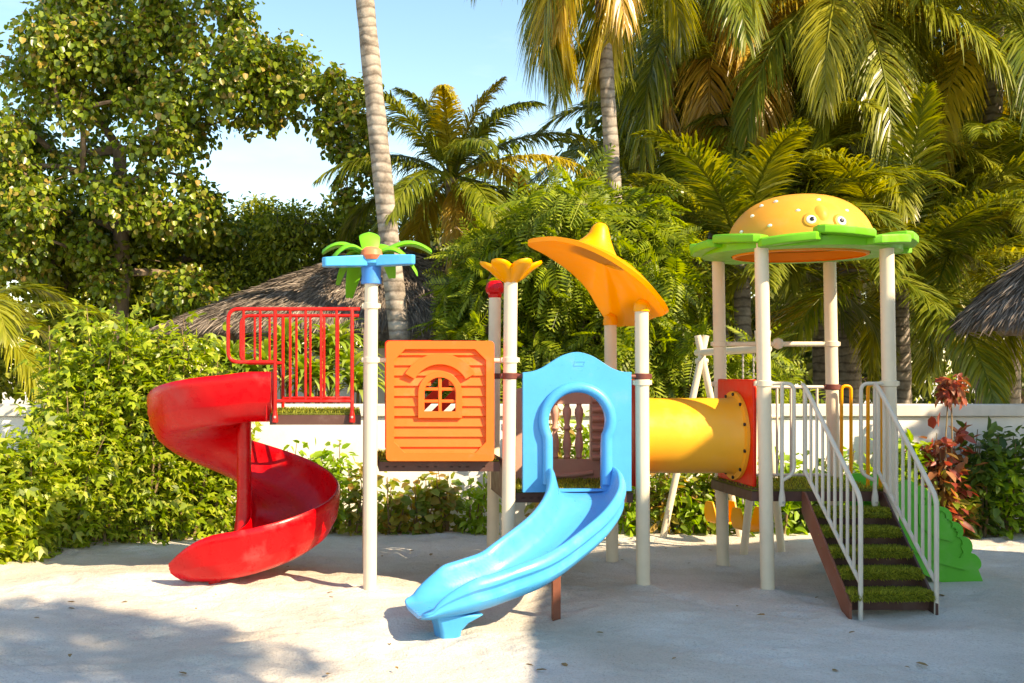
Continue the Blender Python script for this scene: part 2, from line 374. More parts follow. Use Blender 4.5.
# ------------------------------------------------------------------ palms
def frond(base, az, el, L, droop, nl, tint, side_len=.75, twist=0., width=.026, drop=.5):
    """returns V,F,T for one feather frond"""
    nl = int(nl*1.6); m = 26; ts = np.linspace(0, 1, m); ang = el-droop*ts**1.25
    a2 = az+twist*ts
    d = np.stack([np.cos(ang)*np.cos(a2), np.cos(ang)*np.sin(a2), np.sin(ang)], 1)
    pts = np.vstack([[0, 0, 0], np.cumsum(d[:-1]*(L/(m-1)), 0)])+np.array(base)
    Vs = []; Fs = []
    # rachis: triangular ribbon
    rr = .028*(1-.85*ts)+.004; s = norm(np.cross(d, [0, 0, 1.0])); u = np.cross(s, d)
    R = np.stack([pts+s*rr[:, None], pts+u*rr[:, None], pts-s*rr[:, None]], 1).reshape(-1, 3)
    fr = []
    for i in range(m-1):
        for k in range(3): fr.append((i*3+k, i*3+(k+1) % 3, (i+1)*3+(k+1) % 3, (i+1)*3+k))
    Vs.append(R); Fs.append(np.array(fr)); off = len(R)
    t = np.linspace(.14, .995, nl)+rng.normal(size=nl)*.003; t = np.clip(t, .1, 1)
    for sg in (-1, 1):
        x = t*(m-1); i0 = np.minimum(x.astype(int), m-2); fr_ = (x-i0)[:, None]
        p = pts[i0]*(1-fr_)+pts[i0+1]*fr_; dd = d[i0]; ss = s[i0]*sg; uu = u[i0]
        phi = (.45+.75*t+rng.normal(size=nl)*.08)[:, None]
        dirn = norm(ss*np.cos(phi)+dd*np.sin(phi)+uu*(.18+rng.normal(size=nl)*.10)[:, None])
        ll = side_len*np.clip(np.sin(PI*np.clip(t*.80+.16, 0, 1)), .12, 1)**.7*(.85+.3*rng.random(nl))
        ll = ll[:, None]; w = (width*(.7+.5*rng.random(nl)))[:, None]*.5
        dr = np.array([0, 0, -1.])*(drop*(.6+.8*rng.random(nl)))[:, None]
        q0 = p; q1 = p+dirn*ll*.35+dr*ll*.10; q2 = p+dirn*ll*.68+dr*ll*.42; q3 = p+dirn*ll*.90+dr*ll*.92
        ww = norm(np.cross(dirn, uu+rng.normal(size=(nl, 3))*.25))
        V = np.stack([q0-ww*w*.5, q0+ww*w*.5, q1-ww*w, q1+ww*w, q2-ww*w*.8, q2+ww*w*.8, q3-ww*w*.1, q3+ww*w*.1], 1).reshape(-1, 3)
        b = (np.arange(nl)*8)[:, None, None]+np.array([(0, 1, 3, 2), (2, 3, 5, 4), (4, 5, 7, 6)])[None]
        Vs.append(V); Fs.append(b.reshape(-1, 4)+off); off += len(V)
    V = np.vstack(Vs); return V, np.vstack(Fs), np.full(len(V), tint)
def join(parts):
    V = []; Fq = []; T = []; o = 0
    for v, f, t in parts: V.append(v); Fq.append(f+o); T.append(t); o += len(v)
    return np.vstack(V), np.vstack(Fq), np.concatenate(T)
def palm(label, base, top, nf, L, tints, els=(1.35, -.5), trunk_r=(.17, .12), nl=70, droop=(1.0, 1.9), side_len=.75, azs=None, bend=.0, group='coconut palms behind the playground wall', name='coconut_palm', nuts=0, drop=.6, dead=0):
    base = Vector(base); top = Vector(top); t = thing(name, label, 'palm tree', base, group)
    pts = []; rs = []; n = 40
    for i in range(n+1):
        q = i/n; p = base.lerp(top, q); p.x += bend*math.sin(PI*q); pts.append(p)
        rs.append((trunk_r[0]*(1-q)+trunk_r[1]*q)*(1+.05*random.uniform(-1, 1))+.10*max(0, .06-q))
    mb = MB(); mb.tube(pts, rs, 16); mb.build('trunk', M['palmbark'], t)
    parts = []; ga = random.uniform(0, 6)
    for i in range(nf):
        q = i/(nf-1); el = els[0]*(1-q)+els[1]*q+random.uniform(-.12, .12)
        az = azs[i % len(azs)]+random.uniform(-.15, .15) if azs else ga+i*2.39996
        tint = random.choice(tints)*(1 if q < .7 else 1.1)+random.uniform(-.06, .06)
        parts.append(frond(top+Vector((math.cos(az), math.sin(az), 0))*.06, az, el, L*random.uniform(.85, 1.1)*(.75+.25*min(1, q*3)), random.uniform(*droop), nl, min(1, max(0, tint)), side_len, random.uniform(-.3, .3), drop=drop))
    for i in range(dead):
        az = random.uniform(0, 6.28)
        parts.append(frond(top, az, -.9, L*.8, .5, nl//2, 1.0, side_len*.7, 0, drop=1.0))
    V, Fq, T = join(parts); np_mesh('crown', V, Fq, M['frond'], t, tint=T)
    if nuts:
        for i in range(nuts):
            a = i*2.4; c = top+Vector((math.cos(a)*.2, math.sin(a)*.2, -.12-.05*(i % 3)))
            MB().lathe([(.01, -.13), (.07, -.11), (.105, -.02), (.10, .05), (.05, .11), (.01, .13)], c, 12).build('coconut', M['leaf_olive'] if 0 else M['amber'], t)
    return t

# ================================================================== WORLD, SUN, CAMERA
AZ, EL = math.radians(50), math.radians(37)     # sun: to the right of and behind the viewer
sdir = Vector((math.sin(AZ)*math.cos(EL), -math.cos(AZ)*math.cos(EL), math.sin(EL)))
w = bpy.data.worlds.new('World'); S.world = w; w.use_nodes = True; nt = w.node_tree
bg = nt.nodes['Background']; sky = nt.nodes.new('ShaderNodeTexSky'); sky.sky_type = 'NISHITA'
sky.sun_disc = False; sky.sun_elevation = EL; sky.sun_rotation = math.atan2(sdir.x, sdir.y)
sky.air_density = 1.0; sky.dust_density = .3; sky.ozone_density = 3.0
tc = nt.nodes.new('ShaderNodeTexCoord'); mp = nt.nodes.new('ShaderNodeMapping'); mp.inputs['Scale'].default_value = (1, 1, 3.2)
nt.links.new(tc.outputs['Generated'], mp.inputs['Vector'])
cn = nt.nodes.new('ShaderNodeTexNoise'); cn.inputs['Scale'].default_value = 2.6; cn.inputs['Detail'].default_value = 7; cn.inputs['Roughness'].default_value = .6
nt.links.new(mp.outputs['Vector'], cn.inputs['Vector'])
cr = ramp(nt, [(.52, (0, 0, 0)), (.8, (.10, .10, .10))]); nt.links.new(cn.outputs['Fac'], cr.inputs['Fac'])
cm = nt.nodes.new('ShaderNodeMixRGB'); cm.inputs['Color2'].default_value = (9, 9.5, 10, 1)
nt.links.new(cr.outputs['Color'], cm.inputs['Fac']); nt.links.new(sky.outputs['Color'], cm.inputs['Color1'])
hs = nt.nodes.new('ShaderNodeHueSaturation'); hs.inputs['Saturation'].default_value = 1.2; nt.links.new(cm.outputs['Color'], hs.inputs['Color']); nt.links.new(hs.outputs['Color'], bg.inputs['Color']); bg.inputs['Strength'].default_value = .15
sl = bpy.data.lights.new('sun', 'SUN'); sl.energy = 4.0; sl.angle = math.radians(.55); sl.color = (1, .95, .88)
so = bpy.data.objects.new('sun', sl); COL.objects.link(so); so.rotation_euler = sdir.to_track_quat('Z', 'Y').to_euler(); so.location = sdir*30
cam = bpy.data.cameras.new('camera'); co = bpy.data.objects.new('camera', cam); COL.objects.link(co)
co.location = (0, 0, H); co.rotation_euler = (PI/2, 0, 0)
cam.sensor_width = 36; cam.lens = F/1024*36; cam.shift_x = (512-CX)/1024; cam.shift_y = (CY-341.5)/1024
cam.clip_start = .1; cam.clip_end = 1000
S.camera = co
S.view_settings.view_transform = 'Standard'; S.view_settings.look = 'None'; S.view_settings.exposure = 1.32; S.view_settings.gamma = 1
S.view_settings.use_white_balance = True; S.view_settings.white_balance_temperature = 9800; S.view_settings.white_balance_tint = 12
S.render.resolution_x = 1024; S.render.resolution_y = 683

# ================================================================== GROUND
def ground():
    xs = np.concatenate([[-400, -120, -50, -20, -10], np.arange(-6, 8.01, .055), [12, 20, 50, 120, 400]])
    ys = np.concatenate([[-400, -100, -30, -8, 0, 3], np.arange(5, 12.6, .045), [16, 25, 50, 120, 600]])
    X, Y = np.meshgrid(xs, ys); Z = np.zeros_like(X); r = np.random.default_rng(3)
    fade = np.clip((X+6)/1.0, 0, 1)*np.clip((8-X)/1.0, 0, 1)*np.clip((Y-5)/.5, 0, 1)*np.clip((12.5-Y)/.5, 0, 1)
    for k in range(60):
        a = r.uniform(0, 6.28); f = r.uniform(1.5, 9); Z += np.sin((X*math.cos(a)+Y*math.sin(a))*f+r.uniform(0, 6))*.010/f
    for k in range(420):                                   # scuffs and footprints
        cx, cy = r.uniform(-4, 7), r.uniform(5.3, 12); a = r.uniform(0, 6.28); l = r.uniform(.08, .17); s = r.uniform(.05, .09)
        u = (X-cx)*math.cos(a)+(Y-cy)*math.sin(a); v = -(X-cx)*math.sin(a)+(Y-cy)*math.cos(a)
        q = (u/l)**2+(v/s)**2; Z += -.019*np.exp(-q)+.010*np.exp(-(np.sqrt(q)-1.5)**2*3)
    for px, PY in ((369.8, YF), (507.5, YF), (643.4, YF), (768, YF), (893, YF), (492.5, YB), (612.5, YB), (723.4, YB), (836, YB)):
        q = np.sqrt((X-(px-CX)*PY/F)**2+(Y-PY)**2); Z += .035*np.exp(-((q-.07)/.07)**2)
    for cx, cy, a_, d_ in ((.45, 7.3, .26, -.035), (-1.5, 8.8, .3, -.03), (3.8, 7.7, .3, -.02)):
        q = np.sqrt((X-cx)**2+(Y-cy)**2); Z += d_*np.exp(-(q/a_)**2)+.02*np.exp(-((q-a_*1.6)/.09)**2)
    Z *= fade
    V = np.stack([X, Y, Z], 2).reshape(-1, 3); ny, nx = X.shape
    i = np.arange(ny-1)[:, None]*nx+np.arange(nx-1)[None]
    Fq = np.stack([i, i+1, i+nx+1, i+nx], 2).reshape(-1, 4)
    o = np_mesh('sand', V, Fq, M['sand']); o.data.shade_smooth() if hasattr(o.data, 'shade_smooth') else None
    tag(o, 'pale coral sand covering the playground, scuffed with footprints', None, None, 'structure')
ground()

# ================================================================== BOUNDARY WALL
wt = thing('boundary_wall', 'low white rendered wall with grey coping running behind the playground', 'wall', (0, 12.2, 0))
MB().box((-9, 12.12, -.2), (14, 12.30, 1.20)).build('wall_body', M['wall'], wt, bevel=.01)
MB().box((-9, 12.08, 1.203), (14, 12.34, 1.335)).build('coping', M['coping'], wt, bevel=.012)

# ================================================================== PLAY STRUCTURE
ps = thing('play_structure', 'large multicoloured playground set with spiral slide, blue slide, tube and burger roof', 'playground set', (1.8, 9.2, 0))
posts = {}
def post(key, bx, tx, ty, Y, mat='cream'):
    a = G(bx, Y, -.15); t = P(tx, ty, Y); b = Vector((a.x+(t.x-a.x)*0, Y, -.15))
    o = MB().tube([b, b.lerp(t, .5), t], .052, 28).build('post', M[mat], ps, origin=(b.x, Y, 0))
    posts[key] = (o, b, t); return o
post('f1', 369.8, 371.3, 284, YF); post('b1', 368.2, 369.5, 330, YB)
post('f2', 507.5, 510.8, 280, YF); post('b2', 492.5, 495, 292, YB)
post('f3', 643.4, 641.6, 309, YF); post('b3', 612.5, 610.3, 318, YB)
post('f4', 768.0, 761.3, 241, YF); post('b4', 723.4, 718.2, 258, YB)
post('f5', 893.0, 886.6, 243, YF); post('b5', 836.0, 829.6, 262, YB)
def at(key, z):
    o, b, t = posts[key]; return b.lerp(t, (z-b.z)/(t.z-b.z))
def zpx(py, Y): return H-(py-CY)*Y/F
def clamp(key, z, mat='cream', lug=(1, 0)):
    c = at(key, z); mb = MB()
    mb.lathe([(.0535, -.024), (.060, -.022), (.060, .022), (.0535, .024)], c, 28)
    for sx in (-1, 1):
        mb.box((c.x+sx*.060-.012, c.y-.02, c.z-.018), (c.x+sx*.060+.012, c.y+.02, c.z+.018))
    o = mb.build('clamp', M[mat], posts[key][0], bevel=.003)
    b = MB()
    for dx in (-.03, 0, .03): b.tube([c+Vector((dx, -.052-.006*(dx == 0), 0)), c+Vector((dx, -.064-.002*(dx == 0), 0))], .007, 8)
    return o
def bolt(parent, c, d=(0, -1, 0), r=.010, mat='steel'):
    d = Vector(d).normalized(); c = Vector(c)
    return MB().tube([c, c+d*.008], r, 10).build('bolt', M[mat], parent, bevel=.002)
def bar(a, b, r=.018, mat='cream', name='bar'):
    return MB().tube([a, b], r, 12).build(name, M[mat], ps, origin=a)

# decks
def deck(x0, x1, y0, y1, z, name='deck'):
    d = thing_part(name, (x0, y0, z))
    return d
def make_deck(x0, x1, y0, y1, z, slots=True):
    h = .075; mb = MB()
    hs = []
    if slots:
        n = int((x1-x0-.08)/.062)
        for i in range(n):
            if i % 4 == 3: continue
            a = x0+.05+i*.062; hs.append([(a, z-.044), (a+.024, z-.044), (a+.024, z-.033), (a, z-.033)])
    mb.prism([(x0, z-h), (x1, z-h), (x1, z), (x0, z)], hs, lambda u, v, d: (u, d, v), y0, y0+.006)
    mb.box((x0, y1-.006, z-h), (x1, y1, z)); mb.box((x0, y0+.007, z-h), (x0+.006, y1-.007, z)); mb.box((x1-.006, y0+.007, z-h), (x1, y1-.007, z))
    if slots: mb.box((x0+.007, y0+.02, z-h+.002), (x1-.007, y0+.025, z-.013))  # backing plate added to block light through the slots so they look dark
    mb.box((x0+.007, y0+.007, z-.012), (x1-.007, y1-.007, z-.002))
    o = mb.build('deck', M['brown'], ps, origin=(x0, y0, z))
    tb = MB(); tb.box((x0+.004, y0+.004, z), (x1-.004, y1-.004, z+.014)); t = tb.build('turf_mat', M['turf'], o, bevel=.004)
    n = int(2200*(x1-x0)*(y1-y0)); pos = np.stack([rng.uniform(x0+.01, x1-.01, n), rng.uniform(y0+.004, y1-.01, n), np.full(n, z+.012)], 1)
    V, Fq = leaves(pos, np.array([0, 0, 1.])+rng.normal(size=(n, 3))*.35, rng.normal(size=(n, 3)), .022+.012*rng.random(n), (LEAF_OVAL[0]*np.array([.4, 1, 1]), LEAF_OVAL[1]))
    np_mesh('turf_pile', V, Fq, M['blade'], o)
    return o
Z1, Z2, Z3, Z4 = 1.345, .985, .745, .755
make_deck(-.62, .085, 8.72, 9.70, Z1, False)
make_deck(.225, 1.155, 8.72, 9.70, Z2)
make_deck(1.275, 2.185, 8.72, 9.70, Z3)
make_deck(3.10, 4.15, 8.72, 9.70, Z4, False)
# brown uprights joining the stepped decks
MB().box((.155, 8.78, Z2-.07), (.175, 9.66, Z1+.0)).build('riser_panel', M['brown'], ps, bevel=.003)
MB().box((1.205, 8.78, Z3-.07), (1.225, 9.66, Z2)).build('riser_panel', M['brown'], ps, bevel=.003)

# ---- red guard rails on the left deck
def guard(Y, parentmat='redpaint'):
    x = lambda px: (px-CX)/130.0; z = lambda py: H-(py-CY)/130.0
    mb = MB(); r = .0135
    mb.tube(fillet([(x(360), Y, z(309)), (x(228), Y, z(309)), (x(228), Y, z(362)), (x(275), Y, z(362))], .085, 7), r+.001, 12)
    mb.tube([(x(275), Y, z(309.5)), (x(275), Y, z(418))], r+.001, 12); mb.tube([(x(352), Y, z(309.5)), (x(352), Y, z(418))], r+.001, 12)
    mb.tube([(x(275), Y, z(401)), (x(352), Y, z(401))], r-.001, 12)
    for px in (243.5, 260): mb.tube([(x(px), Y, z(310)), (x(px), Y, z(361.5))], r-.003, 10)
    for px in (290, 305.5, 321, 336.5): mb.tube([(x(px), Y, z(310)), (x(px), Y, z(401))], r-.003, 10)
    for px in (275, 352):
        mb.lathe([(.020, -.035), (.024, -.03), (.022, .01), (.014, .06)], (x(px), Y, z(418)), 12)
    o = mb.build('guard_rail', M['redpaint'], ps, origin=(x(275), Y, Z1))
    for px in (275, 352): bolt(o, (x(px), Y-.022, z(417)))
guard(8.695); guard(9.715)
clamp('f1', zpx(306, YF)); clamp('f1', zpx(360, YF))
bar(at('f1', zpx(360, YF)), P(388, 360, 8.70)); bar(P(492, 360.5, 8.70), at('f2', zpx(360.5, YF)))

# ---- red spiral slide
SC = Vector((-.89, 9.5, 0)); RO, RI = .79, .065
def spiral():
    keys = [(-25, 1.335), (0, 1.315), (45, 1.25), (90, 1.10), (180, .70), (270, .36), (340, .145), (372, .06), (402, .035)]
    def fz(a):
        for (a0, z0), (a1, z1) in zip(keys, keys[1:]):
            if a <= a1: t = (a-a0)/(a1-a0); return z0*(1-t)+z1*t
        return keys[-1][1]
    def fzs(a): return sum(fz(min(402, a+k*8)) for k in range(-3, 4))/7 if a > 0 else fz(a)
    # cross-section: radius fraction, height above floor (inside skin), then outside skin
    W = .36
    prof = [(RI, .30), (RI+.012, .10), (RI+.06, .03), (.28, .0), (.50, .0), (.62, .025), (.70, .09), (.745, .18), (.765, .29), (.772, .335), (.780, .352), (.795, .352),
            (.806, .335), (.807, .278), (.800, .262), (.801, .205), (.792, .188), (.787, .125), (.776, .108), (.73, .02), (.66, -.03), (.52, -.045), (.28, -.045), (RI+.02, -.03), (RI-.01, .0), (RI-.012, .30)]
    rows = []
    def row(a, extra=None):
        th = math.radians(270-a); z = fzs(a); k = 1.0
        hw = 1.0
        if a > 368: hw = 1-.62*((a-368)/34)**1.8
        r = []
        g = max(0, a-290)/110
        for j, (rr, h) in enumerate(prof):
            hh = h*hw if h > 0 else h
            if j < 3 or j > 21: rr = rr+.24*g*g*(3-2*g) if g < 1 else rr+.24
            p = Vector((SC.x+rr*math.cos(th), SC.y+rr*math.sin(th), z+hh))
            if extra: p.x += extra
            r.append(p)
        return r
    for e in (.28, .20, .10): rows.append(row(0, e))
    for e, rw in zip((.28, .20, .10), rows):
        for p in rw: p.z += .012
    for a in range(0, 403, 6): rows.append(row(a))
    mb = MB(); mb.grid(rows, closeu=True)
    n = len(prof); m = len(rows)
    mb.f.append(tuple(range(n))); mb.f.append(tuple((m-1)*n+k for k in range(n)))
    so_ = mb.build('spiral_slide', M['red'], ps, origin=SC, angle=50)
    tag(so_, 'glossy red spiral slide turning around a central column at the left end')
    c = MB(); c.lathe([(.18, -.1), (.16, .08), (.11, .22), (.076, .42), (.062, .62), (.060, 1.30), (.07, 1.62), (.05, 1.66), (.01, 1.67)], SC, 24)
    c.build('centre_column', M['red'], so_)
    # flange where chute meets deck
    for ya, yb in ((8.73, 8.78), (9.40, 9.46)): MB().box((-.655, ya, Z1-.05), (-.632, yb, Z1+.34)).build('entry_flange', M['red'], so_, bevel=.01)
    f = MB().box((-1.12, 8.92, -.05), (-1.02, 9.05, .06)); f.build('slide_foot', M['red'], so_, bevel=.015)
spiral()

# ---- orange shutter panel with arched window
def orange_panel():
    Yf = 8.63; x0, x1 = (386-CX)/130.7, (494-CX)/130.7; z0, z1 = H-(461-CY)/130.7, H-(341-CY)/130.7
    xc = (x0+x1)/2; fl = lambda u, v, d: (u, d, v)
    def rr(a, b, c, d, r=.03, n=5):
        out = []
        for (cx, cy, s) in ((c-r, b+r, -90), (c-r, d-r, 0), (a+r, d-r, 90), (a+r, b+r, 180)):
            for k in range(n+1): q = math.radians(s+90*k/n); out.append((cx+r*math.cos(q), cy+r*math.sin(q)))
        return out
    m = .062; c = .085
    octo = [(x0+m+c, z0+m), (x1-m-c, z0+m), (x1-m, z0+m+c), (x1-m, z1-m-c), (x1-m-c, z1-m), (x0+m+c, z1-m), (x0+m, z1-m-c), (x0+m, z0+m+c)]
    po = MB().prism(rr(x0, z0, x1, z1), [octo[::-1]], fl, Yf, Yf+.085).build('wall_panel', M['orange'], ps, origin=(xc, Yf, z0), bevel=.012, seg=3)
    tag(po, 'square orange clapboard panel with a small arched window')
    # clapboards, opening left for the window
    wx = .150; wz0 = z0+.345; wz1 = wz0+.175; ws = []; n = 11; a = z0+.03; b = z1-.03; hgt = (b-a)/n
    mb = MB()
    def slat(u0, u1, v0, v1):
        mb.add([(u0, Yf+.022, v0), (u1, Yf+.022, v0), (u1, Yf+.05, v0), (u0, Yf+.05, v0), (u0, Yf+.042, v1), (u1, Yf+.042, v1), (u1, Yf+.05, v1), (u0, Yf+.05, v1)],
               [(0,3,2,1),(4,5,6,7),(0,1,5,4),(1,2,6,5),(2,3,7,6),(3,0,4,7)])
    for i in range(n):
        v0 = a+i*hgt; v1 = v0+hgt-.001
        top = wz1+wx
        if v1 <= wz0 or v0 >= top: slat(x0+.02, x1-.02, v0, v1); continue
        zz = max(v0, wz0); q = max(0, v1-wz1); hw = wx if q <= 0 else math.sqrt(max(0, wx*wx-min(q, wx)**2)) if q < wx else 0.0
        hw = max(hw, .0)
        if q > 0: hw = max(hw, wx*.80) if v0 < wz1+.02 else hw
        if v0 < wz0: slat(x0+.02, x1-.02, v0, wz0); v0 = wz0
        slat(x0+.02, xc-hw, v0, v1); slat(xc+hw, x1-.02, v0, v1)
    mb.build('clapboard', M['orange'], po, smooth=False)
    def arch(w, zb, zs, n=20): return [(xc-w, zb), (xc+w, zb), (xc+w, zs)]+[(xc+w*math.cos(PI*k/n), zs+w*math.sin(PI*k/n)) for k in range(1, n)]+[(xc-w, zs)]
    wf = MB().prism(arch(wx+.018, wz0-.016, wz1), [arch(wx-.030, wz0+.035, wz1)[::-1]], fl, Yf+.002, Yf+.06).build('window_frame', M['orange'], po, bevel=.008)
    g = MB(); g.box((xc-.013, Yf+.015, wz0+.02), (xc+.013, Yf+.045, wz1+wx-.02))
    for zz in (wz0+.112, wz0+.205): g.box((xc-wx+.02, Yf+.0175, zz-.012), (xc+wx-.02, Yf+.0425, zz+.012))
    g.build('glazing_bar', M['orange'], wf, bevel=.004)
    # curved eyebrow
    zc = wz1-.005; R0, R1 = .225, .308
    arc = [(xc+R1*math.cos(math.radians(q)), zc+R1*math.sin(math.radians(q))) for q in range(30, 151, 4)]+[(xc+R0*math.cos(math.radians(q)), zc+R0*math.sin(math.radians(q))) for q in range(150, 29, -4)]
    MB().prism(arc, [], fl, Yf-.004, Yf+.045).build('window_hood', M['orange'], po, bevel=.008)
    # red lattice panel on the far side of the same deck
    bx0, bx1, bz0, bz1 = .30, 1.10, Z2+.02, 1.95
    lp = MB().prism(rr(bx0, bz0, bx1, bz1), [rr(bx0+.07, bz0+.07, bx1-.07, bz1-.07, .02)[::-1]], fl, 9.68, 9.74).build('lattice_panel', M['scarlet'], ps, origin=(.7, 9.7, bz0), bevel=.01)
    l = MB(); x = bx0-.75
    while x < bx1:
        pts = [(x, bz0+.04), (x+.10, bz0+.04), (x+.10+.88, bz1-.04), (x+.88, bz1-.04)]
        # clip to the frame
        def clip(pl, k, lim, sg):
            out = []
            for i in range(len(pl)):
                p, q = pl[i], pl[(i+1) % len(pl)]; ip = (p[k]-lim)*sg >= 0; iq = (q[k]-lim)*sg >= 0
                if ip: out.append(p)
                if ip != iq:
                    t = (lim-p[k])/(q[k]-p[k]); out.append((p[0]+(q[0]-p[0])*t, p[1]+(q[1]-p[1])*t))
            return out
        pts = clip(pts, 0, bx0+.04, 1)
        if len(pts) > 2: pts = clip(pts, 0, bx1-.04, -1)
        if len(pts) > 2: l.prism(pts, [], fl, 9.695, 9.722)
        x += .17
    l.build('diagonal_slats', M['scarlet'], lp, smooth=False)
orange_panel()

# ---- blue archway panel
def blue_panel():
    Yf = 8.62; s = F/Yf; X = lambda px: (px-CX)/s; Zz = lambda py: H-(py-CY)/s
    L, R = X(523), X(631.5); cxm = X(577)
    top = [(631.5, 372), (622, 371.5), (612, 368), (600, 360.5), (590, 355), (577, 352), (564, 355), (553, 361), (542, 368), (532, 371.5), (523, 372.5)]
    top = [(p.x, p.y) for p in catmull([(a, b, 0) for a, b in top], 4)]
    outer = [(X(523), Zz(492.5)), (X(631.5), Zz(491))]+[(X(a), Zz(b)) for a, b in top]
    def key(o, zb):    # keyhole: round head on a narrower neck
        hx, hz, hr = X(577), Zz(421), .222+o; nw = .190+o; pts = []
        a0 = math.asin(min(1, .17/hr)) if 0 else math.radians(-48)
        pts.append((hx-nw, zb)); pts.append((hx+nw, zb)); pts.append((hx+nw, Zz(447)))
        for k in range(0, 29):
            q = math.radians(-28)+math.radians(236)*k/28; pts.append((hx+hr*math.cos(q), hz+hr*math.sin(q)))
        pts.append((hx-nw, Zz(447))); return pts
    fl = lambda u, v, d: (u, d, v)
    zb = Zz(489)
    bp = MB().prism(outer, [key(0, zb)[::-1]], fl, Yf, Yf+.055).build('arch_panel', M['blue'], ps, origin=(cxm, Yf, Z3), bevel=.014, seg=3)
    tag(bp, 'tall blue panel with wavy top and keyhole archway above the blue slide')
    # rolled rim round the arch
    k = key(.036, Zz(484)); path = [Vector((a, Yf-.012, b)) for a, b in k[1:]+[k[0]]]
    path = fillet([path[0]]+path[1:-1]+[path[-1]], .06, 3)
    MB().tube(path, .040, 14, flat=1.0).build('arch_rim', M['blue'], bp)
    mk = [(X(573.5), Zz(366)), (X(584), Zz(366)), (X(586), Zz(361)), (X(575), Zz(361))]
    mi = [(X(574.8), Zz(365.1)), (X(583.3), Zz(365.1)), (X(584.6), Zz(361.9)), (X(575.9), Zz(361.9))]
    MB().prism(mk, [mi[::-1]], fl, Yf-.003, Yf+.002).build('embossed_badge', M['blue'], bp)
    clamp('f2', zpx(360, YF)); clamp('f2', zpx(376, YF), 'clampbrown'); clamp('f3', zpx(376.5, YF), 'clampbrown'); clamp('f3', zpx(382.5, YF))
    bar(at('f2', zpx(376, YF)), P(526, 376, 8.66), .017, 'clampbrown'); bar(P(629, 376.5, 8.66), at('f3', zpx(376.5, YF)), .017, 'clampbrown')
    return X, Zz
blue_panel()

# ---- blue curved slide
def blue_slide():
    ctr = catmull([(1.765, 8.70, .757), (1.76, 8.45, .725), (1.70, 8.20, .625), (1.55, 7.96, .50), (1.33, 7.74, .375), (1.10, 7.56, .27), (.88, 7.47, .20), (.67, 7.40, .155), (.47, 7.36, .130)], 7)
    n = len(ctr); rows = []
    for i, c in enumerate(ctr):
        t = ctr[min(i+1, n-1)]-ctr[max(i-1, 0)]; t.z = 0; t.normalize()
        s = Vector((t.y, -t.x, 0)); q = i/(n-1)          # s: right-hand side looking down the slide = far side
        hw = .235+.03*q
        wh = .21*(1 if q > .06 else .85+.15*q/.06)        # wall height
        if q > .84: wh *= max(.2, 1-((q-.84)/.16)**1.5*.8)
        prof = [(-1, 1.0), (-.93, .93), (-.86, .60), (-.76, .20), (-.60, .02), (0, 0), (.60, .02), (.76, .22), (.86, .60), (.93, .93), (1, 1.0)]
        o = .06; skirt = [(1.10, .98), (1.19, .80), (1.21, .66), (1.10, .58), (1.12, .40), (1.16, .26), (1.05, .10), (.90, -.12), (.6, -.26), (0, -.28), (-.6, -.26), (-.90, -.12), (-1.05, .10), (-1.16, .26), (-1.12, .40), (-1.10, .58), (-1.21, .66), (-1.19, .80), (-1.10, .98)]
        r = []
        for a, h in prof+skirt:
            hh = h*wh if h > 0 else h*.20*(1-.25*q)
            if q < .16 and .5 < abs(a) < .95: kk = 1-q/.16; a = math.copysign(abs(a)*(1-kk)+kk*(.86+.12*(h if h < 1 else 1)), a)
            if abs(a) > 1 and q > .84: a = math.copysign(1+(abs(a)-1)*(1-.75*(q-.84)/.16), a)
            r.append(c+s*(a*hw)+Vector((0, 0, hh)))
        rows.append(r)
    e = rows[-1]; t = (ctr[-1]-ctr[-3]); t.z = 0; t.normalize()
    cc = ctr[-1]
    for k, (f, sc) in enumerate(((.030, .985), (.052, .94), (.062, .84))):   # rounded lip
        rows.append([cc+(p-cc)*1.0 for p in e]); rr = rows[-1]
        for j, p in enumerate(rr):
            d = p-cc; z = d.z; d.z = 0; rr[j] = cc+d*sc+t*f+Vector((0, 0, (z+.02)*(1-.16*(k+1))-.02))
    mb = MB(); mb.grid(rows, closeu=True); m = len(rows); k = len(rows[0])
    for o_ in (0, (m-1)*k):
        for i in range(10):
            j0, j1 = 29-round(i*1.8)+1, 29-round((i+1)*1.8)+1; j0 = min(j0, 29) if i else 0; j1 = min(j1, 29)
            if i == 0: mb.f.append((o_+0, o_+1, o_+j1, o_+29) if j1 != 29 else (o_+0, o_+1, o_+29))
            elif i == 9: mb.f.append((o_+9, o_+10, o_+11, o_+j0))
            else: mb.f.append((o_+i, o_+i+1, o_+j1, o_+j0))
    sl_ = mb.build('slide', M['blue'], ps, origin=(1.83, 8.6, .75), angle=60, sub=1)
    tag(sl_, 'sky blue slide curving down to the left onto the sand')
    # moulded foot
    f = MB(); c = Vector((.63, 7.33, 0))
    rowsf = []
    for z, a, b in ((-.06, .06, .10), (.02, .07, .115), (.07, .10, .13), (.125, .16, .145)):
        tt = t; ss = Vector((t.y, -t.x, 0))
        rowsf.append([c-tt*max(0, a-.08)*.7+tt*(a*sx)+ss*(b*sy)+Vector((0, 0, z)) for sx, sy in ((-1, -1), (1, -1), (1, 1), (-1, 1))])
    f.grid(rowsf, closeu=True); f.f += [(0, 1, 2, 3), (12, 13, 14, 15)]
    f.build('slide_foot', M['blue'], sl_, bevel=.02, seg=3)
    lg = MB(); p = Vector((1.50, 8.02, 0)); lg.box((1.385, 7.72, -.06), (1.44, 7.775, .36)); lg.build('support_leg', M['rust'], sl_, bevel=.003)
    MB().box((1.36, 7.69, .335), (1.47, 7.80, .40)).build('leg_bracket', M['blue'], sl_, bevel=.006)
blue_slide()

